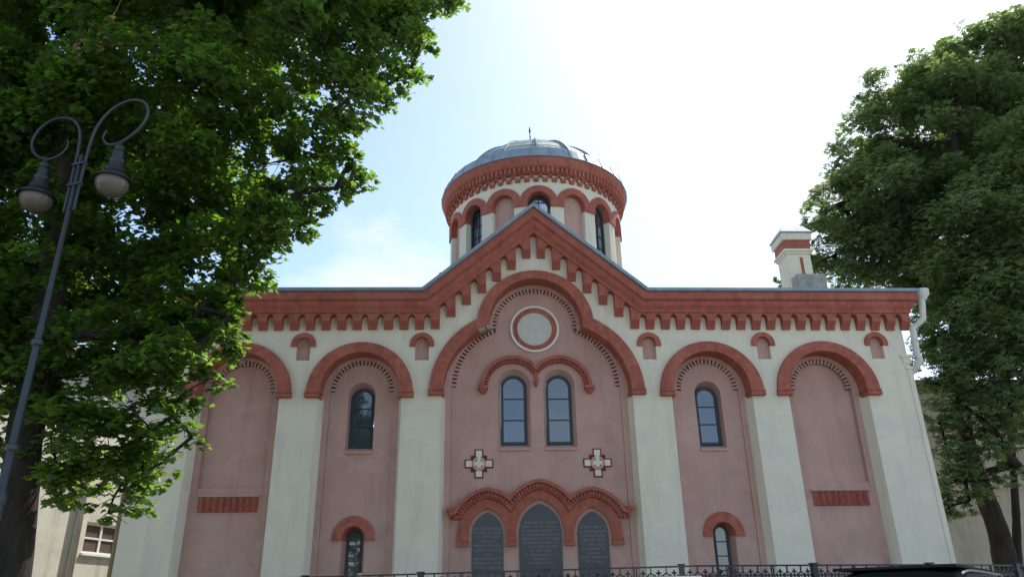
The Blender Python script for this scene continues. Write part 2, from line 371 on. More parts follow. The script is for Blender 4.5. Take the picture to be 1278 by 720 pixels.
plateo('pocket_backing', 'pink', church, [[(2.7, cin[0][1]-.2), (2.7, 10.7), (-2.7, 10.7), (-2.7, cin[0][1]-.2), (-2.33+DH+.12, cin[0][1]-.2)]+cin3[::-1]+[(2.33-DH-.12, cin[0][1]-.2)]], RA+.15, RA+.17)
WX = .625
zc_w = K(7.50, RW)-.355; zb_w = K(5.62, RW)
holes = []; hback = []
for s in (-1, 1):
    holes.append(arch_loop(s*WX, .445, K(5.50, RB), K(7.69, RB)-.445, 16)); hback.append(arch_loop(s*WX, .355, zb_w, zc_w, 16))
orec = [(-2.325, ZB+.03), (2.325, ZB+.03), (2.325, cin[0][1]-.01), (2.33-DH, cin[0][1]-.01)]+cin2+[(-2.33+DH, cin[0][1]-.01), (-2.325, cin[0][1]-.01)]
# portal plaques recess and roundel recess
plateo('bay_wall', 'pink', church, [orec]+holes, RB, RW+.05, [orec]+hback)
for s in (-1, 1):
    w = make_window(church, s*WX, .352, zb_w+.003, zc_w, RW)
    bm = bmesh.new(); v = box(bm, s*WX-.44, s*WX+.44, RB-.05, RW-.004, K(5.47, RB), K(5.53, RB))
    for q in v[6:8]: q.co.z += .10
    obj('window_sill', bm, 'pink', w)
# crest hood over the pair of windows
hy = RB-.15
hood_o, hood_m, hood_i = [], [], []
def two_arc(R, zc, cx, n=24):
    a_in = math.acos(min(1, cx/R))
    right = arc(cx, zc, R, R, 0, PI-a_in, n); left = [(-x, z) for x, z in right[::-1]]
    return right+left[1:]
zh = K(7.19, RB-.1)
O, Mi, I = two_arc(.895, zh, .65), two_arc(.795, zh, .65), two_arc(.69, zh, .65)
def ring_between(a, b): return a+b[::-1]
hood = plateo('window_hood', 'redp', church, [ring_between(O, Mi)], hy, RB+.01)
plateo('hood_band', 'redp', hood, [ring_between(Mi, I)], hy+.09, RB+.01)
bm = bmesh.new(); dentil_row(bm, Mi, hy+.03, RB, .09, .085, .5); obj('hood_dentil_course', bm, 'redp', hood)
for cx_, w_ in ((-1.47, .11), (1.47, .11), (0, .05)):
    z_ = zh if cx_ else zh+.20
    bm = bmesh.new(); box(bm, cx_-w_*1.25, cx_+w_*1.25, hy-.03, RB, z_-.06, z_+.03); box(bm, cx_-w_*.8, cx_+w_*.8, hy+.0, RB, z_-.13, z_-.062); box(bm, cx_-w_*.45, cx_+w_*.45, hy+.03, RB, z_-.18, z_-.132)
    obj('hood_corbel', bm, 'redp', hood)
# roundel
zr = K(8.84, RB)
def ringo(name, m, parent, cx, cz, ro, ri, y0, y1, n=48):
    return plateo(name, m, parent, [arc(cx, cz, ro, ro, 0, 2*PI*(n-1)/n, n-1), arc(cx, cz, ri, ri, 0, 2*PI*(n-1)/n, n-1)], y0, y1)
rd = ringo('roundel', 'white', church, 0, zr, .70, .635, RB-.06, RB+.01)
ringo('roundel_red_ring', 'redp', rd, 0, zr, .635, .50, RB-.045, RB+.01)
plateo('roundel_disc', 'stone', rd, [arc(0, zr, .50, .50, 0, 2*PI*47/48, 47)], RB-.015, RB+.01)
# crosses
for s in (-1, 1):
    cx, cz = s*1.58, K(5.135, RB); a, h = .38, .115
    def plus(A, B): return [(cx-B, cz-A), (cx+B, cz-A), (cx+B, cz-B), (cx+A, cz-B), (cx+A, cz+B), (cx+B, cz+B), (cx+B, cz+A), (cx-B, cz+A), (cx-B, cz+B), (cx-A, cz+B), (cx-A, cz-B), (cx-B, cz-B)]
    c = plateo('cross_ornament', 'darkred', church, [plus(a, h)], RB-.020, RB+.01)
    sq = [(-1, -1), (1, -1), (1, 1), (-1, 1)]
    for qx, qz in sq: plateo('corner_square', 'darkred', c, [rect(cx+min(qx*.05, qx*.215), cx+max(qx*.05, qx*.215), cz+min(qz*.05, qz*.215), cz+max(qz*.05, qz*.215))], RB-.0245, RB+.01)
    for dx, dz in ((1, 0), (-1, 0), (0, 1), (0, -1)):
        x0, x1 = sorted((cx+dx*.19, cx+dx*.345)) if dx else (cx-.081, cx+.081)
        z0, z1 = sorted((cz+dz*.19, cz+dz*.345)) if dz else (cz-.081, cz+.081)
        plateo('arm', 'white', c, [rect(x0, x1, z0, z1)], RB-.034, RB+.01)
    ringo('ring', 'pink', c, cx, cz, .185, .105, RB-.040, RB+.01, 28)
    plateo('ring_field', 'white', c, [arc(cx, cz, .105, .105, 0, 2*PI*23/24, 23)], RB-.036, RB+.01)
    for dx, dz in ((1, 0), (-1, 0), (0, 1)):
        plateo('inner_arm', 'white', c, [rect(cx+min(dx*.08, dx*.13)-(.045 if not dx else 0), cx+max(dx*.08, dx*.13)+(.045 if not dx else 0), cz+min(dz*.08, dz*.22)-(.045 if not dz else 0), cz+max(dz*.08, dz*.22)+(.045 if not dz else 0))], RB-.0445, RB+.01)
    for qx, qz in sq: plateo('dot', 'darkred', c, [arc(cx+qx*.072, cz+qz*.072, .017, .017, 0, 2*PI*9/10, 9)], RB-.041, RB+.01)
# central red arch band
b_out = trefoil(2.92, None, None, .575, K(7.05, P_), 2.345, 1.62, K(8.99, P_), 1.635, 1.65)
b_in = trefoil(2.555, None, None, .66, K(7.12, P_), 1.895, 1.315, K(8.99, P_), 1.315, 1.40)
zf = K(6.99, P_)
bandl = [(2.92, zf)]+b_out+[(-2.92, zf), (-2.555, zf)]+b_in[::-1]+[(2.555, zf)]
plateo('great_arch', 'red', church, [bandl], P_, RA-.004)
def imposts(cx, hwo, hwi, zf, h=.15):
    for s in (-1, 1):
        x0, x1 = sorted((cx+s*(hwi-.022), cx+s*(hwo+.022)))
        bm = bmesh.new(); box(bm, x0, x1, P_-.03, RA-.006, zf-.012, zf+h*.42); box(bm, x0+.01, x1-.01, P_-.015, RA-.01, zf+h*.42+.002, zf+h*.6); box(bm, x0, x1, P_-.026, RA-.008, zf+h*.6+.02, zf+h*.6+.05)
        obj('impost', bm, 'redp', church)
imposts(0, 2.92, 2.555, zf)
# small lamp box fixed under the left cusp
p = at(605, 411, P_-.1)
flo = empty('wall_floodlight', 'small weathered floodlight box fixed on the cusp of the great arch', 'floodlight', (p.x, P_-.03, p.z))
bm = bmesh.new(); box(bm, -.17, .02, -.16, 0, -.06, .06); bmesh.ops.rotate(bm, verts=bm.verts, matrix=Matrix.Rotation(rad(-20), 3, 'Y')); bmesh.ops.bevel(bm, geom=bm.edges[:], offset=.015, segments=1, affect='EDGES'); obj('housing', bm, 'wood', flo)
bm = bmesh.new(); box(bm, .05, .17, -.15, 0, -.045, .085); bmesh.ops.rotate(bm, verts=bm.verts, matrix=Matrix.Rotation(rad(-12), 3, 'Y')); bmesh.ops.bevel(bm, geom=bm.edges[:], offset=.015, segments=1, affect='EDGES'); obj('ballast_case', bm, 'wood', flo)
bm = bmesh.new(); box(bm, -.02, .07, -.10, .0, -.03, .05); obj('bracket', bm, 'black', flo)

# --- portal of three pointed arches with plaques
SX, SW, SH, CW, CH, ZS, ZSC = 1.355, .49, .64, .63, .83, 3.42, 3.45
def pointed(x, w, h):
    x = abs(x)
    if x >= w: return None
    r = (w*w+h*h)/(2*w); return math.sqrt(max(r*r-(x-(w-r))**2, 0))
def curve3(x, ds, dsh, dc, dch):
    best = -9
    for c, w, h, zs in ((-SX, SW+ds, SH+dsh, ZS), (SX, SW+ds, SH+dsh, ZS), (0, CW+dc, CH+dch, ZSC)):
        p = pointed(x-c, w, h)
        if p is not None: best = max(best, zs+p)
    return best
def span(x0, x1, n): return [x0+(x1-x0)*i/n for i in range(n+1)]
zft = 3.14; OX = SX+SW+.275
outer = [(x, max(curve3(x, .277, .235, .235, .235), ZS)) for x in span(-OX, OX, 96)]
loopP = [(-OX, zft)]+outer+[(OX, zft)]
def inner_arch(c, w, h, zs, n=20):
    xs = span(c+w, c-w, n); return [(c+w, zft)]+[(x, zs+(pointed(x-c, w*1.0001, h) or 0)) for x in xs]+[(c-w, zft)]
loopP += inner_arch(SX, SW, SH, ZS)+inner_arch(0, CW, CH, ZSC)+inner_arch(-SX, SW, SH, ZS)
py0 = RB-.10
portal = plateo('portal_arches', 'red', church, [loopP], py0, RB+.01)
for x0, x1 in ((-OX, -SX-SW), (-SX+SW, -CW), (CW, SX-SW), (SX+SW, OX)):
    bm = bmesh.new(); box(bm, x0-.012, x1+.012, py0-.03, RB, zft-.015, zft+.075); box(bm, x0-.005, x1+.005, py0-.012, RB, zft+.078, zft+.11); box(bm, x0-.012, x1+.012, py0-.026, RB, zft+.113, zft+.15)
    obj('portal_impost', bm, 'redp', portal)
HX = SX+SW+.47
xs = span(-HX, HX, 110)
top = [(x, max(curve3(x, .53, .51, .50, .50), 3.98)) for x in xs]; mid = [(x, max(curve3(x, .43, .42, .41, .41), 3.90)) for x in xs]
low = [(x, max(curve3(x, .285, .25, .245, .25), 3.80)) for x in xs]
ph = plateo('portal_hood', 'redp', church, [top+mid[::-1]], py0-.14, RB+.01)
plateo('hood_band', 'redp', ph, [[(x, z-.006) for x, z in mid]+low[::-1]], py0-.04, RB+.01)
bm = bmesh.new()
for a, b in ((-HX+.1, -.80), (-.80, .80), (.80, HX-.1)):
    dentil_row(bm, [(x, max(curve3(x, .43, .42, .41, .41), 3.9)-.008) for x in span(b, a, 30)], py0-.10, RB, .115, .088, .5)
obj('hood_dentil_course', bm, 'redp', ph)
for s in (-1, 1):
    bm = bmesh.new(); box(bm, s*HX-.09, s*HX+.09, py0-.16, RB, 3.99, 4.07); lathe_pts = arc(s*(HX-.03), 3.93, .075, .075, 0, 2*PI*15/16, 15); plate(bm, [lathe_pts], py0-.12, RB)
    obj('hood_scroll', bm, 'redp', ph)
def text_mesh(lines, width, lh, cx, ztop, y, parent, skew=0):
    bmz = bmesh.new()
    for k, t in enumerate(lines):
        if not t: continue
        cu = bpy.data.curves.new('t', 'FONT'); cu.body = t; cu.align_x = 'CENTER'; cu.size = lh*.92; cu.resolution_u = 1
        o = bpy.data.objects.new('t', cu); COL.objects.link(o); bpy.context.view_layer.update()
        me = bpy.data.meshes.new_from_object(o.evaluated_get(bpy.context.evaluated_depsgraph_get()))
        if len(me.vertices):
            xs_ = [v.co.x for v in me.vertices]; wd = max(xs_)-min(xs_); sc = min(1, width/max(wd, .01))
            for v in me.vertices: v.co = Vector((cx+v.co.x*sc, y, ztop-k*lh+v.co.y))
            bmz.from_mesh(me)
        bpy.data.objects.remove(o); bpy.data.curves.remove(cu); bpy.data.meshes.remove(me)
    o = obj('inscription', bmz, 'gold', parent); o['kind'] = 'stuff'; return o
TXT = {-1: ['Въ сей церкви', 'Императоръ Петръ Великій', 'въ 1705 году', 'слушалъ', 'благодарственное молебствіе', 'за одержанную побѣду', 'надъ', 'войсками Карла XII', 'подарилъ ей знамя', 'отнятое у шведовъ', 'и крестилъ въ ней', 'африканца Ганнибала'],
       0: ['Церковь сія первая', 'каменная въ столицѣ', 'Литовской сооруженная', 'во славу Божію супругою', 'великаго князя Ольгерда', 'Маріею Ярославною', 'княжною Витебскою', 'въ 1345 году', 'въ коей и прахъ ея', 'покоится', 'во время уніи'],
       1: ['Возобновлена', 'въ царствованіе', 'Императора', 'Александра II', 'въ 1865 году', 'и освящена', 'во имя', 'Святыя Параскевы', 'Пятницы']}
for s, c, hw, zt, zs in ((-1, -SX, .40, 3.96, 3.42), (0, 0, .55, 4.17, 3.45), (1, SX, .40, 3.96, 3.42)):
    h = zt-zs; lp = [(c+hw, 1.75)]+[(x, zs+(pointed(x-c, hw*1.0001, h) or 0)) for x in span(c+hw, c-hw, 22)]+[(c-hw, 1.75)]
    pl = plateo('memorial_plaque', 'granite', church, [lp], RB-.03, RB+.01)
    text_mesh(TXT[s], hw*1.75, .105 if s else .098, c, zt-(.42 if s else .50), RB-.034, pl)

# --- side bays
zcb = K(7.08, RA)
for ci, cx in enumerate(BAYS):
    outer_bay = abs(cx) > 6
    hwB = .86; zbn = 4.50 if outer_bay else ZB+.02
    arcp = arc(cx, zcb, hwB, hwB*1.03, 0, PI, 30)
    plateo('bay_surround', 'pink', church, [rect(cx-1.16, cx+1.16, ZB, 8.35), [(cx-hwB, zbn), (cx+hwB, zbn)]+arcp], RA, RA+.16)
    bm = bmesh.new(); dentil_row(bm, arcp, RA+.004, RA+.155, DH+.01, .113, .52); obj('dentil_course', bm, 'pink', church)
    if not outer_bay: plateo('pocket_backing', 'pink', church, [[(cx+1.1, zcb-.3), (cx+1.1, 8.3), (cx-1.1, 8.3), (cx-1.1, zcb-.3), (cx-.62, zcb-.3)]+arc(cx, zcb, .62, .62, PI, 0, 20)+[(cx+.62, zcb-.3)]], RA+.15, RA+.17)
    if outer_bay: plateo('pocket_backing', 'pink', church, [[(cx-1.1, 4.4), (cx+1.1, 4.4), (cx+1.1, 8.3), (cx-1.1, 8.3)]], RA+.158, RA+.17)
    rc = [(cx-hwB+.005, zbn+.01), (cx+hwB-.005, zbn+.01), (cx+hwB-.005, zcb-.01), (cx+hwB-DH, zcb-.01)]+arc(cx, zcb, hwB-DH, hwB*1.03-DH, 0, PI, 30)+[(cx-hwB+DH, zcb-.01), (cx-hwB+.005, zcb-.01)]
    if not outer_bay:
        zc, zb = K(7.165, RW)-.31, K(5.58, RW)
        hl = arch_loop(cx, .365, K(5.45, RB), K(7.33, RB)-.365, 16); hb = arch_loop(cx, .312, zb, zc, 16)
        l2 = arch_loop(cx, .295, 1.6, 3.36, 16); l2b = arch_loop(cx, .20, 1.7, 3.39, 16)
        plateo('bay_wall', 'pink', church, [rc, hl, l2], RB, RW+.2, [rc, [(x, z) for x, z in hb], l2b])
        w = make_window(church, cx, .308, zb+.003, zc, RW+.04)
        bm = bmesh.new(); v = box(bm, cx-.36, cx+.36, RB-.05, RW-.004, K(5.42, RB), K(5.48, RB))
        for q in v[6:8]: q.co.z += .10
        obj('window_sill', bm, 'pink', w)
        make_window(church, cx, .19, 1.72, 3.41, RW+.10, 4, .05, 'glassdark' if cx > 0 else 'glass')
        zfl = 3.32; ro, ri = .535, .30
        # red hood with deep red soffit
        lo = [(cx+ro, zfl)]+arc(cx, 3.37, ro, .545, 0, PI, 24)+[(cx-ro, zfl), (cx-ri, zfl)]+arc(cx, 3.36, ri, ri, PI, 0, 24)+[(cx+ri, zfl)]
        li = [(cx+ro, zfl)]+arc(cx, 3.37, ro, .545, 0, PI, 24)+[(cx-ro, zfl), (cx-.21, zfl)]+arc(cx, 3.37, .21, .23, PI, 0, 24)+[(cx+.21, zfl)]
        lw = plateo('low_window_arch', 'red', church, [lo], RB-.05, RB-.003)
        bm = bmesh.new()
        A = [bm.verts.new((x, RB-.05, z)) for x, z in [(cx+ri-.003, zfl)]+arc(cx, 3.36, ri-.003, ri-.003, 0, PI, 24)+[(cx-ri+.003, zfl)]]
        B = [bm.verts.new((x, RW+.13, z)) for x, z in [(cx+.205, zfl)]+arc(cx, 3.385, .205, .205, 0, PI, 24)+[(cx-.205, zfl)]]
        for i in range(len(A)-1): bm.faces.new((A[i], A[i+1], B[i+1], B[i]))
        obj('soffit', bm, 'redp', lw)
        for s in (-1, 1):
            x0, x1 = sorted((cx+s*(ri-.004), cx+s*(ro+.01)))
            boxo('foot_moulding', 'redp', lw, x0, x1, RB-.065, RB-.01, zfl-.01, zfl+.025)
    else:
        plateo('bay_wall', 'pink', church, [rc], RA+.135, RW)
        lz = K(4.36, RA)
        bm = bmesh.new(); v = box(bm, cx-.80, cx+.80, RA-.07, RB, lz, lz+.045)
        obj('niche_ledge', bm, 'pink', church)
        bm = bmesh.new(); box(bm, cx-hwB+.003, cx+hwB-.003, RA+.03, RA+.13, 4.50, 4.64); obj('niche_sill', bm, 'pink', church)
        pb = boxo('dogtooth_panel', 'redp', church, cx-.76, cx+.76, RA-.012, RA+.02, lz-.38, lz-.02)
        for k in range(9):
            x0 = cx-.75+k*1.5/9; w_ = 1.5/9
            bm = bmesh.new()
            tri = [(x0+.004, RA-.013), (x0+w_-.004, RA-.013), (x0+w_*.42, RA-.105)]
            a = [bm.verts.new((x, y, lz-.375)) for x, y in tri]; b = [bm.verts.new((x, y, lz-.022)) for x, y in tri]
            bm.faces.new(a); bm.faces.new(b)
            for i in range(3): bm.faces.new((a[i], a[(i+1) % 3], b[(i+1) % 3], b[i]))
            obj('dogtooth_brick', bm, 'redp', pb)
    # red arch band
    zf = K(6.945, P_); zco, zci = K(7.05, P_), K(7.12, P_)
    lo = [(cx+1.42, zf)]+arc(cx, zco, 1.42, 1.42, 0, PI, 36)+[(cx-1.42, zf), (cx-1.06, zf)]+arc(cx, zci, 1.06, 1.07, PI, 0, 36)+[(cx+1.06, zf)]
    plateo('bay_arch', 'red', church, [lo], P_, RA-.004)
    imposts(cx, 1.42, 1.06, zf)
for cx in NICHES:
    nb = plateo('wall_niche', 'pink', church, [rect(cx-.25, cx+.25, 7.9, 8.7)], .12, .16)
    ro, ri, zf = .335, .188, 8.34
    plateo('niche_hood', 'red', nb, [[(cx+ro, zf)]+arc(cx, 8.40, ro, ro, 0, PI, 18)+[(cx-ro, zf), (cx-ri, zf)]+arc(cx, 8.42, ri, ri, PI, 0, 18)+[(cx+ri, zf)]], -.045, .115)

# --- cornice: profile swept along wings and gable
TOPW = 9.92; APX = 12.62; VX = 3.17
path = [(-EX-.52, TOPW-.02), (-VX, TOPW), (0, APX), (VX, TOPW), (EX+.52, TOPW-.02)]
def offset_path(q):
    """polyline moved q metres towards the wall (downwards), mitred"""
    P = [Vector(p) for p in path]; segs = []
    for a, b in zip(P, P[1:]):
        t = (b-a).normalized(); n = Vector((t.y, -t.x)); segs.append((a+n*q, t))
    out = [segs[0][0]]
    for (a, t), (b, u) in zip(segs, segs[1:]):
        den = t.x*u.y-t.y*u.x
        k = ((b-a).x*u.y-(b-a).y*u.x)/den; out.append(a+t*k)
    a, t = segs[-1]; n = Vector((t.y, -t.x)); out.append(P[-1]+n*q); return out
def sweep(name, m, prof, ends=None):
    bm = bmesh.new(); rings = []
    offs = [offset_path(q) for p, q in prof]
    for i in range(len(path)):
        ring = []
        for (p, q), o in zip(prof, offs):
            x = o[i].x
            if i in (0, len(path)-1): x = math.copysign(EX+max(p, .02), x)
            ring.append(bm.verts.new((x, -p, o[i].y)))
        rings.append(ring)
    n = len(prof)
    for A, B in zip(rings, rings[1:]):
        for k in range(n-1): bm.faces.new((A[k], A[k+1], B[k+1], B[k]))
    for R in (rings[0], rings[-1]):
        if n > 2: bm.faces.new(R)
    return obj(name, bm, m, church)
sweep('roof_edge_flashing', 'zinc', [(-.3, -.02), (.44, -.005), (.50, .012), (.50, .10), (.40, .112)])
sweep('cornice', 'redp', [(-.02, .106), (.42, .106), (.42, .13), (.44, .14), (.44, .33), (.415, .34), (.36, .37), (.37, .385), (.37, .44), (.34, .50), (.28, .56), (.25, .60), (.25, .66), (-.02, .66)])
# corbel table plate with pointed slots
PT = .21
pitch = .43
def band_low(): pass
tz = {}                                             # tooth bottoms
teeth = []
for k in range(7):
    z = K(11.07-.364*k, -.1)
    teeth += [(.215+.43*k, z), (-.215-.43*k, z)]
for j in range(1, 19):
    z = K(8.875-.007*j*.43, -.1); teeth += [(2.795+pitch*j, z), (-2.795-pitch*j, z)]
teeth.sort()
TW = .119; BH = .20
def slot_top(x):
    ax = abs(x)
    return K(11.84-.364*round(ax/.43), -.2) if ax < 2.7 else K(9.30, -.2)
up_line = offset_path(.645)
lowp = []
for i, (x, z) in enumerate(teeth):
    lowp += [(x-TW, z+BH), (x+TW, z+BH)]
    if i < len(teeth)-1:
        xn = teeth[i+1][0]; xc = (x+xn)/2; hw = xc-x-TW; st = slot_top(xc)
        lowp += [(x+TW, st-.10), (xc-hw*.75, st-.045), (xc, st), (xc+hw*.75, st-.045), (xn-TW, st-.10)]
ul = [(v.x, v.y) for v in up_line]; ul[0] = (lowp[0][0], ul[0][1]); ul[-1] = (lowp[-1][0], ul[-1][1])
bm = bmesh.new()
def upz(x):
    for (xa, za), (xb, zb) in zip(ul, ul[1:]):
        if xa-1e-6 <= x <= xb+1e-6: return za+(zb-za)*(x-xa)/(xb-xa)
for (xa, za), (xb, zb) in zip(lowp, lowp[1:]):
    q = [bm.verts.new((xa, -PT, za)), bm.verts.new((xb, -PT, zb)), bm.verts.new((xb, .004, zb)), bm.verts.new((xa, .004, za))]; bm.faces.new(q)
    if xb-xa > 1e-6:
        xs_ = [xa]+[v for v, _ in ul if xa+1e-6 < v < xb-1e-6]+[xb]
        for x0_, x1_ in zip(xs_, xs_[1:]):
            f = lambda x: za+(zb-za)*(x-xa)/(xb-xa)
            bm.faces.new([bm.verts.new(p) for p in ((x0_, -PT, f(x0_)), (x1_, -PT, f(x1_)), (x1_, -PT, upz(x1_)), (x0_, -PT, upz(x0_)))])
bmesh.ops.remove_doubles(bm, verts=bm.verts, dist=1e-5)
obj('corbel_table', bm, 'redp', church)
bm = bmesh.new()
for x, z in teeth:
    if 2.9 < abs(x) < 10.4:
        zt = slot_top(x+.215)+.075; a = [bm.verts.new((x+dx, -PT-dy, zt+dz)) for dx, dy, dz in ((-.075, 0, 0), (.075, 0, 0), (0, 0, -.075), (0, .045, .0))]
        bm.faces.new((a[0], a[3], a[1])); bm.faces.new((a[0], a[2], a[3])); bm.faces.new((a[1], a[3], a[2]))
obj('triangle_course', bm, 'redp', church)['kind'] = 'stuff'
cb = None
for x, z in teeth:
    if cb is None:
        bm = bmesh.new()
        pr = [(-.001, 0), (-.075, 0), (-.08, .028), (-.055, .034), (-.09, .09), (-PT+.004, BH), (-.001, BH)]
        a = [bm.verts.new((-TW, y, q)) for y, q in pr]; b = [bm.verts.new((TW, y, q)) for y, q in pr]
        bm.faces.new(a); bm.faces.new(b)
        for i in range(len(pr)): bm.faces.new((a[i], a[(i+1) % len(pr)], b[(i+1) % len(pr)], b[i]))
        cb = obj('corbel', bm, 'redp', church, loc=(x, 0, z-.002))
    else: copy_obj(cb, church, (x+random.uniform(-.005, .005), random.uniform(-.004, .004), z-.002), (random.uniform(-.012, .012), random.uniform(-.02, .02), random.uniform(-.015, .015)))

# --- drum and dome
DX, DY = .46, 5.0
DS = math.hypot(DX+1.545, DY+20)/27.54*1.012
def zD(z): return CAM.z+(z-CAM.z)*DS-.19
RWALL = 3.36*DS; NB = 16; ROT = rad(-1.5)
def cyl(u, r, z): a = ROT+u/RWALL; return (DX+r*math.sin(a), DY-r*math.cos(a), z)
drum = bpy.data.objects.new('drum', None); COL.objects.link(drum); drum.parent = church
BW = 2*PI*RWALL/NB; H2 = BW/2
ROo, RIi = .70*DS, .42*DS; zfoot = zD(15.07); zcO = zD(15.19); zcI = zD(15.22); ZTOP = zD(16.42); zlow = 9.8
for b in range(NB):
    ub = b*BW
    us = [-H2+BW*i/24 for i in range(25)]
    bm = bmesh.new()
    zo = [zcO+math.sqrt(max(ROo**2-u*u, 0)) for u in us]
    T = [bm.verts.new(cyl(ub+u, RWALL, ZTOP)) for u in us]; B = [bm.verts.new(cyl(ub+u, RWALL, z)) for u, z in zip(us, zo)]
    for i in range(24): bm.faces.new((B[i], B[i+1], T[i+1], T[i]))
    obj('drum_wall', bm, 'white', drum)
    bm = bmesh.new(); rf = RWALL+.055
    us2 = sorted(set(us+[-RIi, RIi]+[RIi*math.cos(PI*k/16) for k in range(17)]))
    fo = [bm.verts.new(cyl(ub+u, rf, zcO+math.sqrt(max(ROo**2-u*u, 0)))) for u in us2]
    lowz = [zfoot if abs(u) >= RIi-1e-6 else zcI+math.sqrt(max(RIi**2-u*u, 0)) for u in us2]
    fi = [bm.verts.new(cyl(ub+u, rf, z)) for u, z in zip(us2, lowz)]
    bi = [bm.verts.new(cyl(ub+u, RWALL-.25, z)) for u, z in zip(us2, lowz)]
    bo = [bm.verts.new(cyl(ub+u, RWALL-.01, zcO+math.sqrt(max(ROo**2-u*u, 0)))) for u in us2]
    for i in range(len(us2)-1):
        if us2[i+1]-us2[i] < 1e-5: continue
        bm.faces.new((fi[i], fi[i+1], fo[i+1], fo[i])); bm.faces.new((fi[i], bi[i], bi[i+1], fi[i+1])); bm.faces.new((fo[i], fo[i+1], bo[i+1], bo[i]))
    for k, u in ((0, -RIi), (1, RIi)):
        q = [bm.verts.new(cyl(ub+u, r, z)) for r, z in ((rf, zfoot), (rf, zcI), (RWALL-.25, zcI), (RWALL-.25, zfoot))]; bm.faces.new(q)
    obj('drum_arch', bm, 'redp', drum)
    # pier on the right of this bay
    bm = bmesh.new(); pu = [ub+RIi+(BW-2*RIi)*i/4 for i in range(5)]
    F0 = [bm.verts.new(cyl(u, RWALL, zlow)) for u in pu]; F1 = [bm.verts.new(cyl(u, RWALL, zfoot+.004)) for u in pu]
    for i in range(4): bm.faces.new((F0[i], F0[i+1], F1[i+1], F1[i]))
    for u, A, C in ((pu[0], F0[0], F1[0]), (pu[-1], F0[-1], F1[-1])):
        c0 = bm.verts.new(cyl(u, RWALL-.3, zlow)); c1 = bm.verts.new(cyl(u, RWALL-.3, zfoot+.004)); bm.faces.new((A, c0, c1, C))
    obj('pier', bm, 'white', drum)
    # infill
    iu = [ub-RIi-.03+(2*RIi+.06)*i/8 for i in range(9)]
    rr = RWALL-.17 if b % 2 else RWALL-.26
    bm = bmesh.new(); A = [bm.verts.new(cyl(u, rr, zlow)) for u in iu]; C = [bm.verts.new(cyl(u, rr, zcI+RIi+.03)) for u in iu]
    for i in range(8): bm.faces.new((A[i], A[i+1], C[i+1], C[i]))
    if b % 2: obj('blind_niche', bm, 'pink', drum)
    else:
        w = obj('drum_window', bm, 'glassdark' if b == 14 else ('glassbright' if b in (0, 2) else 'glass'), drum)
        bm = bmesh.new()
        fr = [cyl(ub+u, rr+.03, z) for u, z in [(-RIi+.03, zlow), (-RIi+.03, zcI)]+[(-x, z) for x, z in arc(0, zcI, RIi-.03, RIi-.03, 0, PI, 14)]+[(RIi-.03, zcI), (RIi-.03, zlow)]]
        tube(bm, fr, .032, 6); obj('window_frame', bm, 'frame', w)
        bm = bmesh.new(); tube(bm, [cyl(ub, rr+.03, zlow), cyl(ub, rr+.03, zcI+RIi-.02)], .016, 5)
        for k in range(5):
            z = zcI+.12-k*.42; tube(bm, [cyl(ub-RIi+.02, rr+.03, z), cyl(ub, rr+.035, z), cyl(ub+RIi-.02, rr+.03, z)], .014, 5)
        obj('glazing_bars', bm, 'frame', w)
rc = lambda r: r*DS
bm = bmesh.new()
lathe(bm, [(RWALL-.02, zD(16.34)), (rc(3.44), zD(16.345)), (rc(3.50), zD(16.36)), (rc(3.50), zD(16.55)), (rc(3.60), zD(16.60)), (rc(3.64), zD(16.66)), (rc(3.66), zD(16.70)), (rc(3.70), zD(16.80)), (rc(3.71), zD(16.93)), (rc(3.2), zD(16.95))], DX, DY, 128)
dc = obj('drum_cornice', bm, 'redp', drum, True)
for p in dc.data.polygons: p.use_smooth = False
NT = 64
bm = bmesh.new()
def cblock(bm, ac, hw, r0_, r1_, z0, z1, n=1, chamf=0):
    vs_ = []
    for a in (ac-hw, ac+hw):
        for r, z in ((r0_, z0), (r1_-chamf, z0), (r1_, z0+chamf), (r1_, z1), (r0_, z1)):
            vs_.append(bm.verts.new((DX+r*math.sin(a), DY-r*math.cos(a), z)))
    A, B = vs_[:5], vs_[5:]
    bm.faces.new(A); bm.faces.new(B[::-1])
    for i in range(5): bm.faces.new((A[i], A[(i+1) % 5], B[(i+1) % 5], B[i]))
for k in range(NT):
    a = 2*PI*(k+.5)/NT; cblock(bm, a, 2*PI/NT*.27, RWALL-.02, rc(3.45), zD(16.06), zD(16.20), chamf=.05)
    for s in (-1, 1):                                # sloped haunches that turn the gap into a pointed slot
        a1, a2 = a+s*2*PI/NT*.27, a+s*2*PI/NT*.5
        q = [(a1, zD(16.20)), (a2, zD(16.285)), (a2, zD(16.35)), (a1, zD(16.35))]
        f_ = [bm.verts.new((DX+rc(3.45)*math.sin(t), DY-rc(3.45)*math.cos(t), z)) for t, z in q]; g_ = [bm.verts.new((DX+(RWALL-.02)*math.sin(t), DY-(RWALL-.02)*math.cos(t), z)) for t, z in q]
        bm.faces.new(f_); bm.faces.new((f_[0], f_[1], g_[1], g_[0]))
obj('drum_corbel_course', bm, 'redp', drum)['kind'] = 'stuff'
bm = bmesh.new()
for k in range(128):
    a = 2*PI*(k+.5)/128; cblock(bm, a, 2*PI/128*.3, rc(3.48), rc(3.575), zD(16.37), zD(16.575), chamf=.03)
obj('drum_dentil_course', bm, 'redp', drum)['kind'] = 'stuff'
bm = bmesh.new()
lathe(bm, [(rc(3.69), zD(16.935)), (rc(3.75), zD(16.94)), (rc(3.75), zD(16.97)), (rc(3.56), zD(17.40)), (rc(3.2), zD(17.5))], DX, DY, 96)
obj('drum_roof_skirt', bm, 'zinc', drum)
bm = bmesh.new()
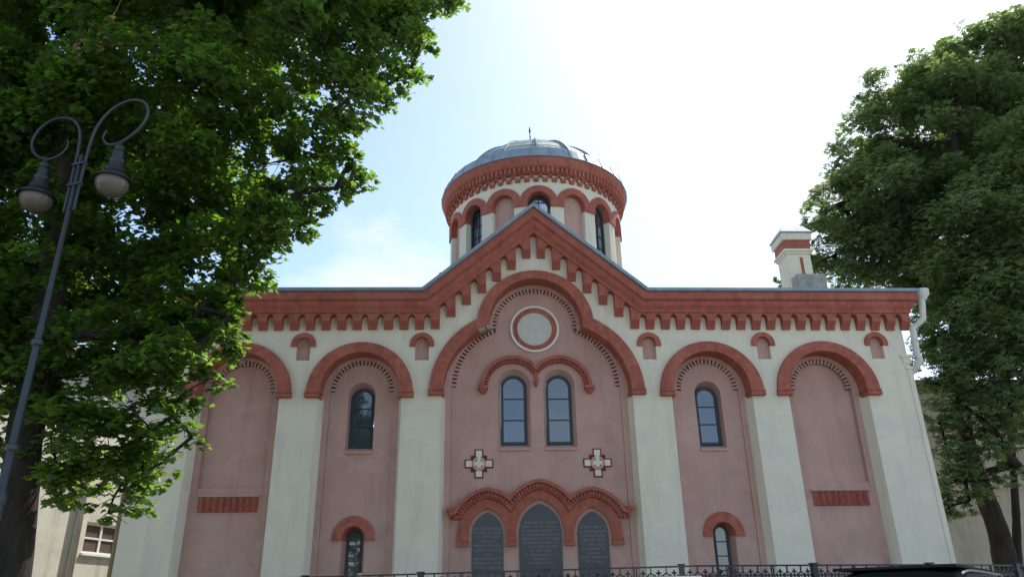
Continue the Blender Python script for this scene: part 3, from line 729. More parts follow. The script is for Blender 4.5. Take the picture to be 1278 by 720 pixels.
for k in range(32):
    a = 2*PI*(k+.5)/32
    tube(bm, [(DX+r*math.sin(a), DY-r*math.cos(a), z) for r, z in ((rc(3.755), zD(16.98)), (rc(3.565), zD(17.41)))], .014, 4)
obj('skirt_seams', bm, 'zinc', drum)['kind'] = 'stuff'
# dome with 16 panels and ribs
RS, zcs = 3.75*DS, zD(15.60)
bm = bmesh.new(); NSEG = 16; rows = 12; t0 = math.asin((zD(17.46)-zcs)/RS); grid = []
for i in range(rows+1):
    t = t0+(PI/2-.03-t0)*i/rows; ring = []
    for k in range(NSEG*4):
        a = ROT+2*PI*(k)/(NSEG*4)
        ph_ = (k % 4)/4; chord = 1-.012*math.sin(PI*ph_)
        r = RS*math.cos(t)*chord; ring.append(bm.verts.new((DX+r*math.sin(a), DY-r*math.cos(a), zcs+RS*math.sin(t))))
    grid.append(ring)
for A, B in zip(grid, grid[1:]):
    for k in range(NSEG*4): bm.faces.new((A[k], A[(k+1) % (NSEG*4)], B[(k+1) % (NSEG*4)], B[k]))
dome = obj('dome', bm, 'domezinc', church)
rib = None
for k in range(NSEG):
    if rib is None:
        bm = bmesh.new()
        pts = [(0, -RS*math.cos(t0+(PI/2-.05-t0)*i/16), RS*math.sin(t0+(PI/2-.05-t0)*i/16)) for i in range(17)]
        for (x, y, z), (x2, y2, z2) in zip(pts, pts[1:]):
            q = []
            for X, Y, Z in ((x, y, z), (x2, y2, z2)):
                s_ = 1+.075/RS
                q.append([bm.verts.new(c) for c in ((-.02, Y*.995, Z*.995), (-.02, Y*s_, Z*s_), (.02, Y*s_, Z*s_), (.02, Y*.995, Z*.995))])
            for i in range(3): bm.faces.new((q[0][i], q[0][i+1], q[1][i+1], q[1][i]))
        rib = obj('dome_rib', bm, 'zinc', dome, loc=(DX, DY, zcs)); rib.rotation_euler.z = ROT
    else: copy_obj(rib, dome, (DX, DY, zcs), (0, 0, ROT+2*PI*k/NSEG))
bm = bmesh.new()
for i in range(1, 6):
    t = t0+(PI/2-t0)*i/7
    lathe(bm, [(RS*math.cos(t)+.002, zcs+RS*math.sin(t)-.012), (RS*math.cos(t)+.018, zcs+RS*math.sin(t)), (RS*math.cos(t)-.002, zcs+RS*math.sin(t)+.012)], DX, DY, 64)
obj('dome_sheet_seams', bm, 'zinc', dome)
zt = zcs+RS; zfin = zD(20.75)
bm = bmesh.new(); tube(bm, [(DX-.08, DY, zt-.1), (DX-.08, DY, zfin)], .018, 6); lathe(bm, [(.0, zfin-.28), (.035, zfin-.24), (.038, zfin-.14), (.02, zfin-.05), (.0, zfin)], DX-.08, DY, 8)
box(bm, DX-.095, DX-.065, DY-.22, DY+.22, zfin-.62, zfin-.56)
obj('finial', bm, 'iron', dome)

# --- chimney
ch = bpy.data.objects.new('chimney', None); COL.objects.link(ch); ch.parent = church
cxm, cym, cw = 9.26, 3.40, .405
def cbox(name, m, hw, z0, z1, bev=.008, dx=0, dy=0, hy_=None): return boxo(name, m, ch, cxm-hw+dx, cxm+hw+dx, cym-(hy_ or hw)+dy, cym+(hy_ or hw)+dy, z0, z1, bev=bev)
cbox('chimney_shaft', 'white', cw, 9.8, 12.62)
cbox('chimney_base', 'concrete', .50, 9.8, 11.72, .05, .10, -.35)
cbox('chimney_moulding', 'white', cw+.05, 12.62, 12.70); cbox('chimney_moulding', 'white', cw+.10, 12.70, 12.79)
cbox('chimney_red_band', 'redp', cw+.045, 12.79, 13.13); cbox('chimney_moulding', 'white', cw+.11, 13.13, 13.38)
bm = bmesh.new(); hw = cw+.14
lathe(bm, [(.01, 13.38), (hw*1.414, 13.38), (hw*1.414, 13.43), (hw*.9, 13.72), (.01, 13.76)], cxm, cym, 4, rad(45)); obj('chimney_cap', bm, 'zinc', ch)
boxo('chimney_red_slot', 'redp', ch, cxm+.02, cxm+.12, cym-cw-.012, cym-cw+.01, 11.85, 12.50)
# --- downpipe at the right corner
pp = [at(1150, 366, -.25), at(1152, 398, -.25), at(1139, 410, -.1), at(1144, 440, -.1), at(1149, 450, -.1), at(1131, 474, .25)]
pp = [Vector(p) for p in pp]; e = Vector((pp[-1].x, .35, TZ+.1)); e.x = EX+.14
bm = bmesh.new()
tube(bm, [pp[0]+Vector((0, 0, .05)), pp[0]+(pp[1]-pp[0])*.5, pp[1], pp[2], pp[3], pp[4], pp[5], Vector((EX+.14, .35, pp[5].z-.3)), e], .09, 12)
dp = obj('downpipe', bm, 'pipe', church)
bm = bmesh.new(); lathe(bm, [(.10, -.22), (.11, -.16), (.20, -.06), (.21, .09), (.19, .10), (.17, .02)], pp[0].x, pp[0].y, 16)
for v in bm.verts: v.co.z += pp[0].z
obj('rain_hopper', bm, 'pipe', dp, True)
for q, t in ((pp[3].lerp(pp[2], .5), 0), (Vector((EX+.14, .35, 6.2)), 0), (Vector((EX+.14, .35, 4.2)), 0)):
    bm = bmesh.new(); lathe(bm, [(.092, q.z-.03), (.108, q.z-.03), (.108, q.z+.03), (.092, q.z+.03)], q.x, q.y, 12); obj('pipe_collar', bm, 'pipe', dp)
# capital mouldings on the side pier
bm = bmesh.new(); box(bm, EX-.22, EX+.10, -.05, .7, 7.98, 8.06); box(bm, EX-.16, EX+.06, -.03, .65, 7.80, 7.978); box(bm, EX-.14, EX+.08, -.04, .66, 7.64, 7.72); box(bm, EX-.09, EX+.04, -.025, .6, TZ, 7.638)
obj('corner_pilaster', bm, 'white', church)

# ------------------------------------------------------------------ neighbour on the left (sunlit render wall)
na, nb_ = Vector((-14.4, 10.0, 0)), Vector((-15.8, 3.2, 0))
nd = (nb_-na).normalized(); nn = Vector((-nd.y, nd.x, 0))
if nn.x < 0: nn = -nn
nbld = empty('neighbour_house', 'pale rendered house with white casement window beside the church corner', 'house', (na.x, na.y, TZ))
nbld.rotation_euler.z = math.atan2(nd.y, nd.x)        # local +x runs towards the camera, local +y faces the church
LN = (nb_-na).length
def nl(px, py):                                      # pixel -> local (along, z)
    d = fw*FPX+rt*(px-PW/2)+up*(PH/2-py); t = (na-CAM).dot(nn)/d.dot(nn); q = CAM+d*t; return (q-na).dot(nd), q.z-TZ
wa, wz0 = nl(145, 694); wb, _ = nl(101, 694); wz1 = nl(120, 652)[1]
x0, x1 = sorted((wa, wb))
SIDE = 1 if (Matrix.Rotation(nbld.rotation_euler.z, 3, 'Z') @ Vector((0, 1, 0))).dot(nn) > 0 else -1
NH = 9.0
bm = bmesh.new()
plate(bm, [rect(-3, LN+6, -.8, NH), rect(x0, x1, wz0, wz1)], 0, -SIDE*.22)
box(bm, -3, LN+6, -SIDE*.25, -SIDE*9, -.8, NH)
obj('house_wall', bm, 'neigh', nbld)
wn = plateo('window', 'whitepaint', nbld, [rect(x0, x1, wz0, wz1), rect(x0+.08, (x0+x1)/2-.05, wz0+.08, (wz0+wz1)/2-.03), rect((x0+x1)/2+.05, x1-.08, wz0+.08, (wz0+wz1)/2-.03), rect(x0+.08, (x0+x1)/2-.05, (wz0+wz1)/2+.03, wz1-.08), rect((x0+x1)/2+.05, x1-.08, (wz0+wz1)/2+.03, wz1-.08)], -SIDE*.08, -SIDE*.15)
for a in (0, 1):
    for b in (0, 1):
        xa, xb = (x0+.07, (x0+x1)/2-.04) if a == 0 else ((x0+x1)/2+.04, x1-.07); za, zb = (wz0+.07, (wz0+wz1)/2-.02) if b == 0 else ((wz0+wz1)/2+.02, wz1-.07)
        plateo('pane', 'brown', wn, [rect(xa, xb, za, zb)], -SIDE*.12, -SIDE*.13)
boxo('window_sill', 'whitepaint', wn, x0-.08, x1+.08, *sorted((SIDE*.10, -SIDE*.15)), wz0-.07, wz0-.004)
def strip(px, m, name, r, off=.12):
    a, _ = nl(px, 700); bm = bmesh.new(); tube(bm, [(a, SIDE*off, -.5), (a, SIDE*off, NH-.1)], r, 10); return obj(name, bm, m, nbld, True)
strip(86, 'beige', 'downpipe', .10)
bm = bmesh.new(); v = [bm.verts.new(p) for p in ((-3.4, SIDE*.5, NH-.1), (LN+6.4, SIDE*.5, NH-.1), (LN+6.4, -SIDE*5, NH+2.6), (-3.4, -SIDE*5, NH+2.6))]; bm.faces.new(v)
v2 = [bm.verts.new(p) for p in ((-3.4, -SIDE*9.5, NH-.1), (LN+6.4, -SIDE*9.5, NH-.1))]; bm.faces.new((v[3], v[2], v2[1], v2[0]))
obj('house_roof', bm, 'tile', nbld)
bm = bmesh.new(); q0 = at(147, 715, .5); q1 = at(186, 575, .5); tube(bm, [(-EX-.16, .35, TZ), (-EX-.16, .35, 8.8), (-EX-.3, .2, 9.4)], .10, 10)
obj('downpipe', bm, 'ochre', church, True)

# building on the right behind the trees
rb = empty('beige_house', 'plain beige rendered building behind the trees beside the church', 'building', (30, 11, TZ))
bm = bmesh.new(); box(bm, -16.5, 24, 0, 10, -.4, 9.6); obj('house_wall', bm, 'beige', rb)
boxo('string_course', 'beige', rb, -16.55, 24.05, -.09, .0, 5.0, 5.16)
boxo('house_plinth', 'concrete', rb, -16.6, 24.1, -.12, .0, -.4, 1.05)
bm = bmesh.new(); v = [bm.verts.new(p) for p in ((-17, -.5, 9.5), (24.5, -.5, 9.5), (24.5, 5, 10.2), (-17, 5, 10.2), (24.5, 10.5, 9.5), (-17, 10.5, 9.5))]; bm.faces.new(v[:4]); bm.faces.new((v[3], v[2], v[4], v[5])); bm.faces.new((v[0], v[3], v[5])); bm.faces.new((v[1], v[4], v[2]))
obj('house_roof', bm, 'tile', rb)
for x in (2.5, 6.5, 10.5, 14.5):
    w = boxo('window', 'whitepaint', rb, x, x+1.1, -.03, .02, 2.2, 3.9); boxo('pane', 'glassdark', w, x+.08, x+.52, -.035, 0, 2.28, 3.82); boxo('pane', 'glassdark', w, x+.58, x+1.02, -.035, 0, 2.28, 3.82)

# ------------------------------------------------------------------ fence on the yard wall
RZ = 2.12
bm = bmesh.new()
for (xa, ya), (xb, yb) in zip(RAILP, RAILP[1:]):
    a, b = Vector((xa, ya, 0)), Vector((xb, yb, 0)); t = (b-a).normalized(); n = Vector((-t.y, t.x, 0))*.17
    q = [bm.verts.new(p) for p in (a-n, b-n, b+n, a+n)]; q2 = [bm.verts.new(p+Vector((0, 0, TZ+.12))) for p in (a-n, b-n, b+n, a+n)]
    bm.faces.new(q2)
    for i in range(4): bm.faces.new((q[i], q[(i+1) % 4], q2[(i+1) % 4], q2[i]))
rw = obj('yard_wall', bm, 'concrete'); rw['label'] = 'low rendered retaining wall carrying the iron fence'; rw['category'] = 'wall'
fence = empty('iron_fence', 'black wrought iron fence with rings and small crosses before the church', 'fence', (0, 0, TZ+.12))
FZ = RZ-TZ-.12
def fbm(name, fn, m='iron'):
    bm = bmesh.new(); fn(bm); bmesh.ops.recalc_face_normals(bm, faces=bm.faces); me = bpy.data.meshes.new(name); bm.to_mesh(me); bm.free(); me.materials.append(M[m]); return me
zrg = FZ-.125
me_bar = fbm('picket', lambda b: (box(b, -.008, .008, -.008, .008, 0.12, zrg-.042), box(b, -.008, .008, -.008, .008, zrg+.042, FZ-.012)))
def ring_fn(b):
    pts = [(.042*math.cos(2*PI*i/14), 0, .042*math.sin(2*PI*i/14)) for i in range(15)]; tube(b, pts, .0095, 5, False)
    tube(b, [(-.03, 0, 0), (.03, 0, 0)], .006, 4); tube(b, [(0, 0, -.03), (0, 0, .03)], .006, 4)
me_ring = fbm('ring', ring_fn)
def cross_fn(b):
    box(b, -.011, .011, -.006, .006, -.10, .085); box(b, -.034, .034, -.006, .006, .035, .058); box(b, -.058, .058, -.006, .006, -.010, .010)
    for s in (-1, 1): box(b, s*.048-.010, s*.048+.010, -.007, .007, -.028, .028)
    lathe(b, [(.0, -.105), (.024, -.085), (.024, -.065), (0, -.05)], 0, 0, 6)
me_cross = fbm('cross', cross_fn)
me_post = fbm('post', lambda b: (box(b, -.038, .038, -.038, .038, 0, FZ+.015), box(b, -.05, .05, -.05, .05, FZ+.016, FZ+.03)))
me_thin = fbm('thin_post', lambda b: (box(b, -.024, -.008, -.01, .01, 0, FZ-.01), box(b, .008, .024, -.01, .01, 0, FZ-.01)))
SP = .207; cnt = 0
for (xa, ya), (xb, yb) in zip(RAILP, RAILP[1:]):
    a, b = Vector((xa, ya, 0)), Vector((xb, yb, 0)); L_ = (b-a).length; t = (b-a)/L_; ang = math.atan2(t.y, t.x)
    for nm, z0, z1, w in (('top_rail', FZ-.012, FZ+.010, .016), ('middle_rail', zrg-.010, zrg+.010, .008), ('bottom_rail', .10, .125, .012)):
        bm = bmesh.new(); box(bm, -.01, L_+.01, -w, w, z0, z1); o = obj(nm, bm, 'iron', fence, loc=(xa, ya, 0)); o.rotation_euler.z = ang
    n = max(1, round(L_/SP)); st = L_/n
    for i in range(n):
        p = a+t*(st*i); c = a+t*(st*(i+.5))
        def put(nm, me, q, z=0):
            o = link(nm, me, None, fence, (q.x, q.y, z)); o.rotation_euler.z = ang
        if cnt % 9 == 0: put('post', me_post, p)
        elif cnt % 9 in (3, 6): put('thin_post', me_thin, p)
        else:
            put('picket', me_bar, p); put('ring', me_ring, p, zrg)
        put('cross', me_cross, c, zrg)
        cnt += 1

# ------------------------------------------------------------------ street lamp
LY = -11.5
lb = at(2, 600, LY); ltop = at(106, 190, LY)
lx = (lb.x+ltop.x)/2
lamp_rz = rad(-20)
lamp = empty('street_lamp', 'tall grey twin-arm street lamp with scrolled arms and opal globes', 'street lamp', (lx, LY, .12), None, lamp_rz)
zl = at(147, 185, LY).z-.12; ptop = at(103, 195, LY).z-.12
bm = bmesh.new(); lathe(bm, [(.15, 0), (.15, .12), (.11, .2), (.10, .9), (.07, 1.0), (.062, 1.6), (.056, 2.6), (.064, 2.62), (.064, 2.72), (.046, 2.75), (.040, 4.6), (.034, 4.62), (.030, ptop), (0, ptop+.02)], 0, 0, 14); obj('pole', bm, 'pole', lamp, True)
for z in (.9, 2.66, 3.2, 4.4):
    bm = bmesh.new(); lathe(bm, [(.04, z-.04), (.068 if z > 1 else .108, z-.025), (.068 if z > 1 else .108, z+.025), (.04, z+.04)], 0, 0, 14); obj('pole_collar', bm, 'pole', lamp)
LS = 1.06
armp = [(.075, -.80), (.075, -.3), (.085, .1), (.13, .36), (.25, .55), (.45, .63), (.63, .54), (.69, .35), (.62, .16), (.45, .03), (.31, .04), (.23, .15), (.25, .26)]
prof_cap = [(.03, .02), (.04, -.02), (.065, -.05), (.05, -.09), (.07, -.13), (.07, -.22), (.095, -.24), (.085, -.28), (.11, -.36), (.125, -.38), (.115, -.40), (.16, -.46), (.225, -.51), (.235, -.54), (.20, -.535), (.19, -.5)]
for s, dz, sc in ((1, -.08, 1.0), (-1, -.08, 1.0)):
    pts = smooth_path([(s*(x if x < .1 else .1+(x-.1)*1.33)*LS, 0, zl+dz+z*LS) for x, z in armp], 6)
    bm = bmesh.new(); tube(bm, pts, [.020]*(len(pts)-18)+[.019-.008*i/17 for i in range(18)], 8)
    obj('scroll_arm', bm, 'pole', lamp, True)
    hx = s*(.1+.35*1.33)*LS; hz = zl+dz
    bm = bmesh.new(); lathe(bm, [(r, hz+z) for r, z in prof_cap], hx, 0, 28); hd = obj('lantern_hood', bm, 'lampiron', lamp)
    bm = bmesh.new(); g = [(.19, -.535)]+[(.192*math.cos(t), -.56-.19*math.sin(t)) for t in [PI/2*i/9 for i in range(10)]]
    lathe(bm, [(r+.0005, hz+z) for r, z in g], hx, 0, 24); gl = obj('globe', bm, 'globe', hd, True)
    bm = bmesh.new(); lathe(bm, [(.0, hz-.74), (.022, hz-.755), (.016, hz-.79), (0, hz-.80)], hx, 0, 8); obj('globe_finial', bm, 'lampiron', hd)
for z in (zl-.25, zl-.55):
    bm = bmesh.new(); box(bm, -.10, .10, -.035, .035, z-.014, z+.014); obj('arm_strap', bm, 'pole', lamp)

# ------------------------------------------------------------------ trees
def leaf_template(kind):
    if kind == 'maple':
        o = [(0, 0), (.22, .02), (.52, -.08), (.40, .18), (.72, .30), (.46, .46), (.40, .60), (.20, .58), (.26, .80), (0, 1.0),
             (-.26, .80), (-.20, .58), (-.40, .60), (-.46, .46), (-.72, .30), (-.40, .18), (-.52, -.08), (-.22, .02)]
        V = [(0, .38, .06)]+[(x, y, -.10*abs(x)-.06*(y-.4)**2) for x, y in o]
        F = [(0, i, i+1) for i in range(1, len(o))]+[(0, len(o), 1)]
    else:
        V = []; F = []
        for k, a in enumerate((-75, -38, 0, 38, 75)):
            l = (.62, .88, 1., .88, .62)[k]; w = .15; ca, sa = math.cos(rad(a)), math.sin(rad(a))
            b = len(V)
            for x, y, z in ((0, .04, 0), (w, .60*l, -.03), (0, l, -.18), (-w, .60*l, -.03)):
                V.append((x*ca+y*sa, -x*sa+y*ca, z))
            F += [(b, b+1, b+2), (b, b+2, b+3)]
    V = np.array(V); V[:, 1] -= .0
    return V, np.array(F)
def leaf_frames(pos, tilt, size, cen):
    n = len(pos)
    nrm = rng.normal(0, 1, (n, 3)); nrm /= np.linalg.norm(nrm, axis=1)[:, None]
    nrm = nrm*tilt+np.array([0, 0, 1.0]); nrm /= np.linalg.norm(nrm, axis=1)[:, None]
    outw = pos-cen; outw += rng.normal(0, .6, (n, 3)); d = outw-nrm*(outw*nrm).sum(1)[:, None]; d[:, 2] -= .15; d /= np.linalg.norm(d, axis=1)[:, None]+1e-9
    s = np.cross(d, nrm); s /= np.linalg.norm(s, axis=1)[:, None]+1e-9
    nn_ = np.cross(s, d)
    sz = size*(rng.uniform(.65, 1.2, n))
    return s*sz[:, None], d*sz[:, None], nn_*sz[:, None]
def leaves_mesh(name, pos, frames, tmpl):
    V, F = tmpl; n = len(pos); s, d, u = frames
    co = pos[:, None, :]+V[None, :, 0:1]*s[:, None, :]+V[None, :, 1:2]*d[:, None, :]+V[None, :, 2:3]*u[:, None, :]
    co = co.reshape(-1, 3); fa = (F[None, :, :]+(np.arange(n)*len(V))[:, None, None]).reshape(-1, 3)
    me = bpy.data.meshes.new(name); me.vertices.add(len(co)); me.vertices.foreach_set('co', co.ravel().astype(np.float32))
    me.loops.add(len(fa)*3); me.loops.foreach_set('vertex_index', fa.ravel().astype(np.int32))
    me.polygons.add(len(fa)); me.polygons.foreach_set('loop_start', np.arange(0, len(fa)*3, 3, dtype=np.int32))
    me.update(calc_edges=True); return me
def lobe_points(c, r, n, flat=.85, shell=.55):
    d = rng.normal(0, 1, (n, 3)); d /= np.linalg.norm(d, axis=1)[:, None]
    rr = rng.uniform(shell**3, 1, n)**(1/3.)
    # ragged surface: sub-clumps
    p = d*rr[:, None]*r; p[:, 2] *= flat
    return np.array(c)+p
def clumped(c, r, dens, size, flat=.8):
    """a bough: flattened twig clumps with air between them, leaves round each twig"""
    ns = max(4, int(9*min(2.2, max(.5, r/.5)))); sub = lobe_points(c, r*.86, ns, .85, .35); out = []
    total = dens*(4/3)*PI*r**3*9
    for q in sub:
        rs_ = r*rng.uniform(.26, .46); n = max(8, int(total/ns*rng.uniform(.7, 1.3)))
        d = rng.normal(0, 1, (n, 3)); d /= np.linalg.norm(d, axis=1)[:, None]; d *= (rng.uniform(0, 1, n)**.45)[:, None]*rs_
        d[:, 2] *= .62; d[:, 2] -= .28*(d[:, 0]**2+d[:, 1]**2)/max(rs_, .01)
        out.append(q+d)
    return np.concatenate(out)
def limb(bm, a, b, ra, rb_, bend=.25, n=7, seg=7):
    a, b = Vector(a), Vector(b); L_ = (b-a).length; off = Vector((random.uniform(-1, 1), random.uniform(-1, 1), .5))*bend*L_*.4
    pts = [a.lerp(b, i/n)+off*math.sin(PI*i/n)*.6+Vector((random.uniform(-1, 1), random.uniform(-1, 1), random.uniform(-1, 1)))*L_*.012 for i in range(n+1)]
    tube(bm, pts, [ra+(rb_-ra)*(i/n)**.8 for i in range(n+1)], seg); return pts

def tree(name, label, trunk_pts, trunk_r, lobes, kind, m, dens, size, tilt, group=None, single=0, twigr=.012):
    base = Vector(trunk_pts[0])
    root = empty(name, label, 'tree', base, group)
    tp = smooth_path(trunk_pts, 8); n = len(tp)
    bm = bmesh.new(); rs = [trunk_r[0]+(trunk_r[1]-trunk_r[0])*(i/(n-1))**.75 for i in range(n)]
    rs[0] *= 1.45; rs[1] *= 1.2
    tube(bm, [p-base for p in tp], [r*random.uniform(.95, 1.05) for r in rs], 14); obj('trunk', bm, 'bark', root, True)
    bm = bmesh.new(); P = []; cen = np.mean([np.array(l[0]) for l in lobes], axis=0)
    nodes = [(tp[i], i) for i in range(n//3, n)]; C_ = [Vector(l[0]) for l in lobes]; left = set(range(len(C_))); par = {}; done = []
    cost = lambda q, c: (q-c).length+max(0, q.z-c.z)*.5
    while left:
        bi = None
        for j in left:
            for q, i in nodes:
                k = cost(q, C_[j])+(0.0 if i >= 0 else .15)
                if bi is None or k < bi[0]: bi = (k, j, q, i)
            for d_ in done:
                k = cost(C_[d_], C_[j])+.25
                if bi is None or k < bi[0]: bi = (k, j, C_[d_], -1-d_)
        _, j, q, i = bi; left.discard(j); par[j] = (q, i); done.append(j)
    sub = {j: 1 for j in par}
    for j in reversed(done):
        q, i = par[j]
        if i < 0: sub[-1-i] += sub[j]
    for j in done:
        q, i = par[j]; c = C_[j]; r, f = lobes[j][1], lobes[j][2]; ra = twigr*(1.1+.85*math.sqrt(sub[j])); rb2 = twigr*(.6+.7*math.sqrt(sub[j]-1))
        pts = limb(bm, q-base, c-base, ra, rb2, .22)
        for k in range(5):
            q2 = pts[random.randint(3, len(pts)-1)]; e_ = c-base+Vector((random.gauss(0, .45), random.gauss(0, .45), random.gauss(0, .4)))*r
            limb(bm, q2, e_, twigr*.9, twigr*.3, .2, 4, 5)
        P.append(clumped(c, r*1.2, dens*f*.85, size))
    obj('branches', bm, 'bark', root, True)['kind'] = 'stuff'
    P = np.concatenate(P); fr = leaf_frames(P, tilt, size, cen)
    return root, base, P, fr

def px_lobe(px, py, r, Y, f=1.0):
    p = at(px, py, Y); d = (p-CAM).length
    depth = (p-CAM).dot(fw); return ((p.x, p.y, p.z), r*depth/FPX, f)
# --- maple on the left
TY = -10.4
tpts = [at(10, 720, TY)]+[at(x, y, TY) for x, y in ((33, 530), (60, 380), (82, 200), (98, 60), (110, -90), (120, -220))]
b0 = Vector((tpts[0].x-.05, TY, .12)); tpts = [b0]+tpts
LOB = [(500, 12, 48, .2), (455, 50, 60, .1), (512, 88, 30, .3), (440, 120, 50, 0), (475, 110, 26, .2), (395, 45, 75, -.3), (405, 195, 50, .2), (440, 200, 24, .3), (350, 95, 42, .8), (380, 240, 36, 0),
       (345, 262, 52, -.1), (300, 300, 60, .2), (325, 330, 28, .1), (300, 110, 60, -.5), (265, 195, 75, .1), (330, 205, 40, .4), (180, 90, 95, -.2), (90, 60, 95, .6), (20, 120, 95, 0), (110, 200, 85, .9), (30, 270, 85, .8), (190, 280, 85, .3),
       (110, 350, 85, 1.0), (240, 350, 62, .1), (285, 395, 32, 0), (250, 430, 45, -.2), (268, 470, 26, -.2), (195, 450, 60, -.4), (215, 520, 34, -.5), (150, 500, 50, -.6), (100, 470, 62, .2), (30, 400, 70, .6), (120, 560, 55, -.4), (80, 600, 38, -.3), (155, 600, 40, -.4),
       (175, 635, 20, -.5), (135, 640, 24, -.4), (60, 540, 45, .3), (540, -25, 40, .1), (250, 385, 42, 0), (215, 395, 45, .2), (282, 366, 28, .1), (180, 400, 45, .3), (262, 420, 30, -.1), (160, 450, 45, .1), (205, 470, 36, -.2), (62, 240, 40, -.45), (40, 335, 42, -.45), (15, 420, 40, -.4), (85, 130, 45, -.5), (30, 500, 34, -.4), (95, 420, 40, -.4), (75, 300, 36, -.4), (330, 165, 34, .6), (345, 120, 30, .2), (225, 420, 40, .2), (190, 540, 36, -.2), (130, 420, 50, .1), (385, 165, 38, .3), (60, 480, 55, -.2), (95, 525, 50, -.5), (150, 560, 50, -.3), (180, 590, 34, -.5), (70, 575, 40, .2), (110, 610, 34, .1), (300, 345, 34, .3), (290, 425, 24, -.2), (230, 490, 30, -.3), (10, 560, 40, .8), (205, 575, 22, -.5), (420, 235, 30, .2), (370, 285, 24, .1), (500, 45, 30, .3), (525, 55, 20, .2), (240, 545, 18, -.4), (20, 480, 55, .9),
       (470, -70, 95, .3), (350, -60, 100, -.4), (230, -50, 110, .5), (100, -70, 120, -.5), (-60, 0, 120, .3), (-90, 180, 120, -.3), (-90, 340, 110, .6), (-120, 480, 90, -.2), (10, -150, 130, .5), (200, -180, 130, -.3), (390, -180, 110, .4), (60, -260, 140, .2), (260, -280, 130, .3), (-180, -120, 140, .2), (-200, 80, 130, .5), (-220, 280, 120, .4), (-60, 420, 100, -.2), (-140, 560, 70, .2),
       (180, 150, 80, 1.8), (60, 180, 80, 2.0), (280, 250, 70, 1.5), (150, 400, 70, 1.6), (330, 20, 70, 1.5), (40, 330, 70, 1.9), (-60, 100, 110, 2.2), (220, -20, 90, 2.2)]
lobes = [px_lobe(x, y, r, TY+dy) for x, y, r, dy in LOB]
MS = .088
root, base, P, fr = tree('maple_tree', 'large dark maple overhanging the street lamp, with low leafy boughs before the church', tpts, (.27, .10), lobes, 'maple', 'maple', 76, MS, .7, twigr=.008)
tm = leaf_template('maple')
# nearest leaves are parts of their own
vd = np.stack([P[:, 0]-CAM.x, P[:, 1]-CAM.y, P[:, 2]-CAM.z], 1); depth = vd @ np.array(fw)
sx = PW/2+FPX*(vd @ np.array(rt))/depth; sy = PH/2-FPX*(vd @ np.array(up))/depth
inside = (sx > 60) & (sx < 560) & (sy > 0) & (sy < 700) & (depth > 0)
area = np.where(inside, np.abs(np.einsum('ij,ij->i', fr[2], vd/np.linalg.norm(vd, axis=1)[:, None]))*np.linalg.norm(fr[0], axis=1)/depth**2, -1)
sel = np.argsort(-area)[:240]; mask = np.ones(len(P), bool); mask[sel] = False
me = leaves_mesh('crown', P[mask]-np.array(base), tuple(f[mask] for f in fr), tm)
o = link('crown', me, 'maple', root); o['kind'] = 'stuff'
lm = bpy.data.meshes.new('leaf'); lm.from_pydata([tuple(v) for v in tm[0]], [], [tuple(int(i) for i in f) for f in tm[1]]); lm.materials.append(M['maple'])
for i in sel:
    o = bpy.data.objects.new('leaf', lm); COL.objects.link(o); o.parent = root
    s_, d_, u_ = fr[0][i], fr[1][i], fr[2][i]; q = P[i]-np.array(base)
    o.matrix_local = Matrix(((s_[0], d_[0], u_[0], q[0]), (s_[1], d_[1], u_[1], q[1]), (s_[2], d_[2], u_[2], q[2]), (0, 0, 0, 1)))
# dry seed bunches
for x, y in ((104, 52), (95, 62), (128, 50), (138, 54), (126, 60), (97, 74), (140, 24)):
    p = at(x, y, TY-.9); bm = bmesh.new()
    for k in range(14):
        c = Vector((random.gauss(0, .028), random.gauss(0, .028), random.gauss(0, .03))); bmesh.ops.create_icosphere(bm, subdivisions=1, radius=random.uniform(.014, .024), matrix=Matrix.Translation(c) @ Matrix.Diagonal((1, .5, 1.4, 1)))
    tube(bm, [(0, 0, .03), (.02, .03, .2), (0, .1, .45)], .005, 4)
    obj('seed_bunch', bm, 'seed', root, loc=Vector(p)-base)

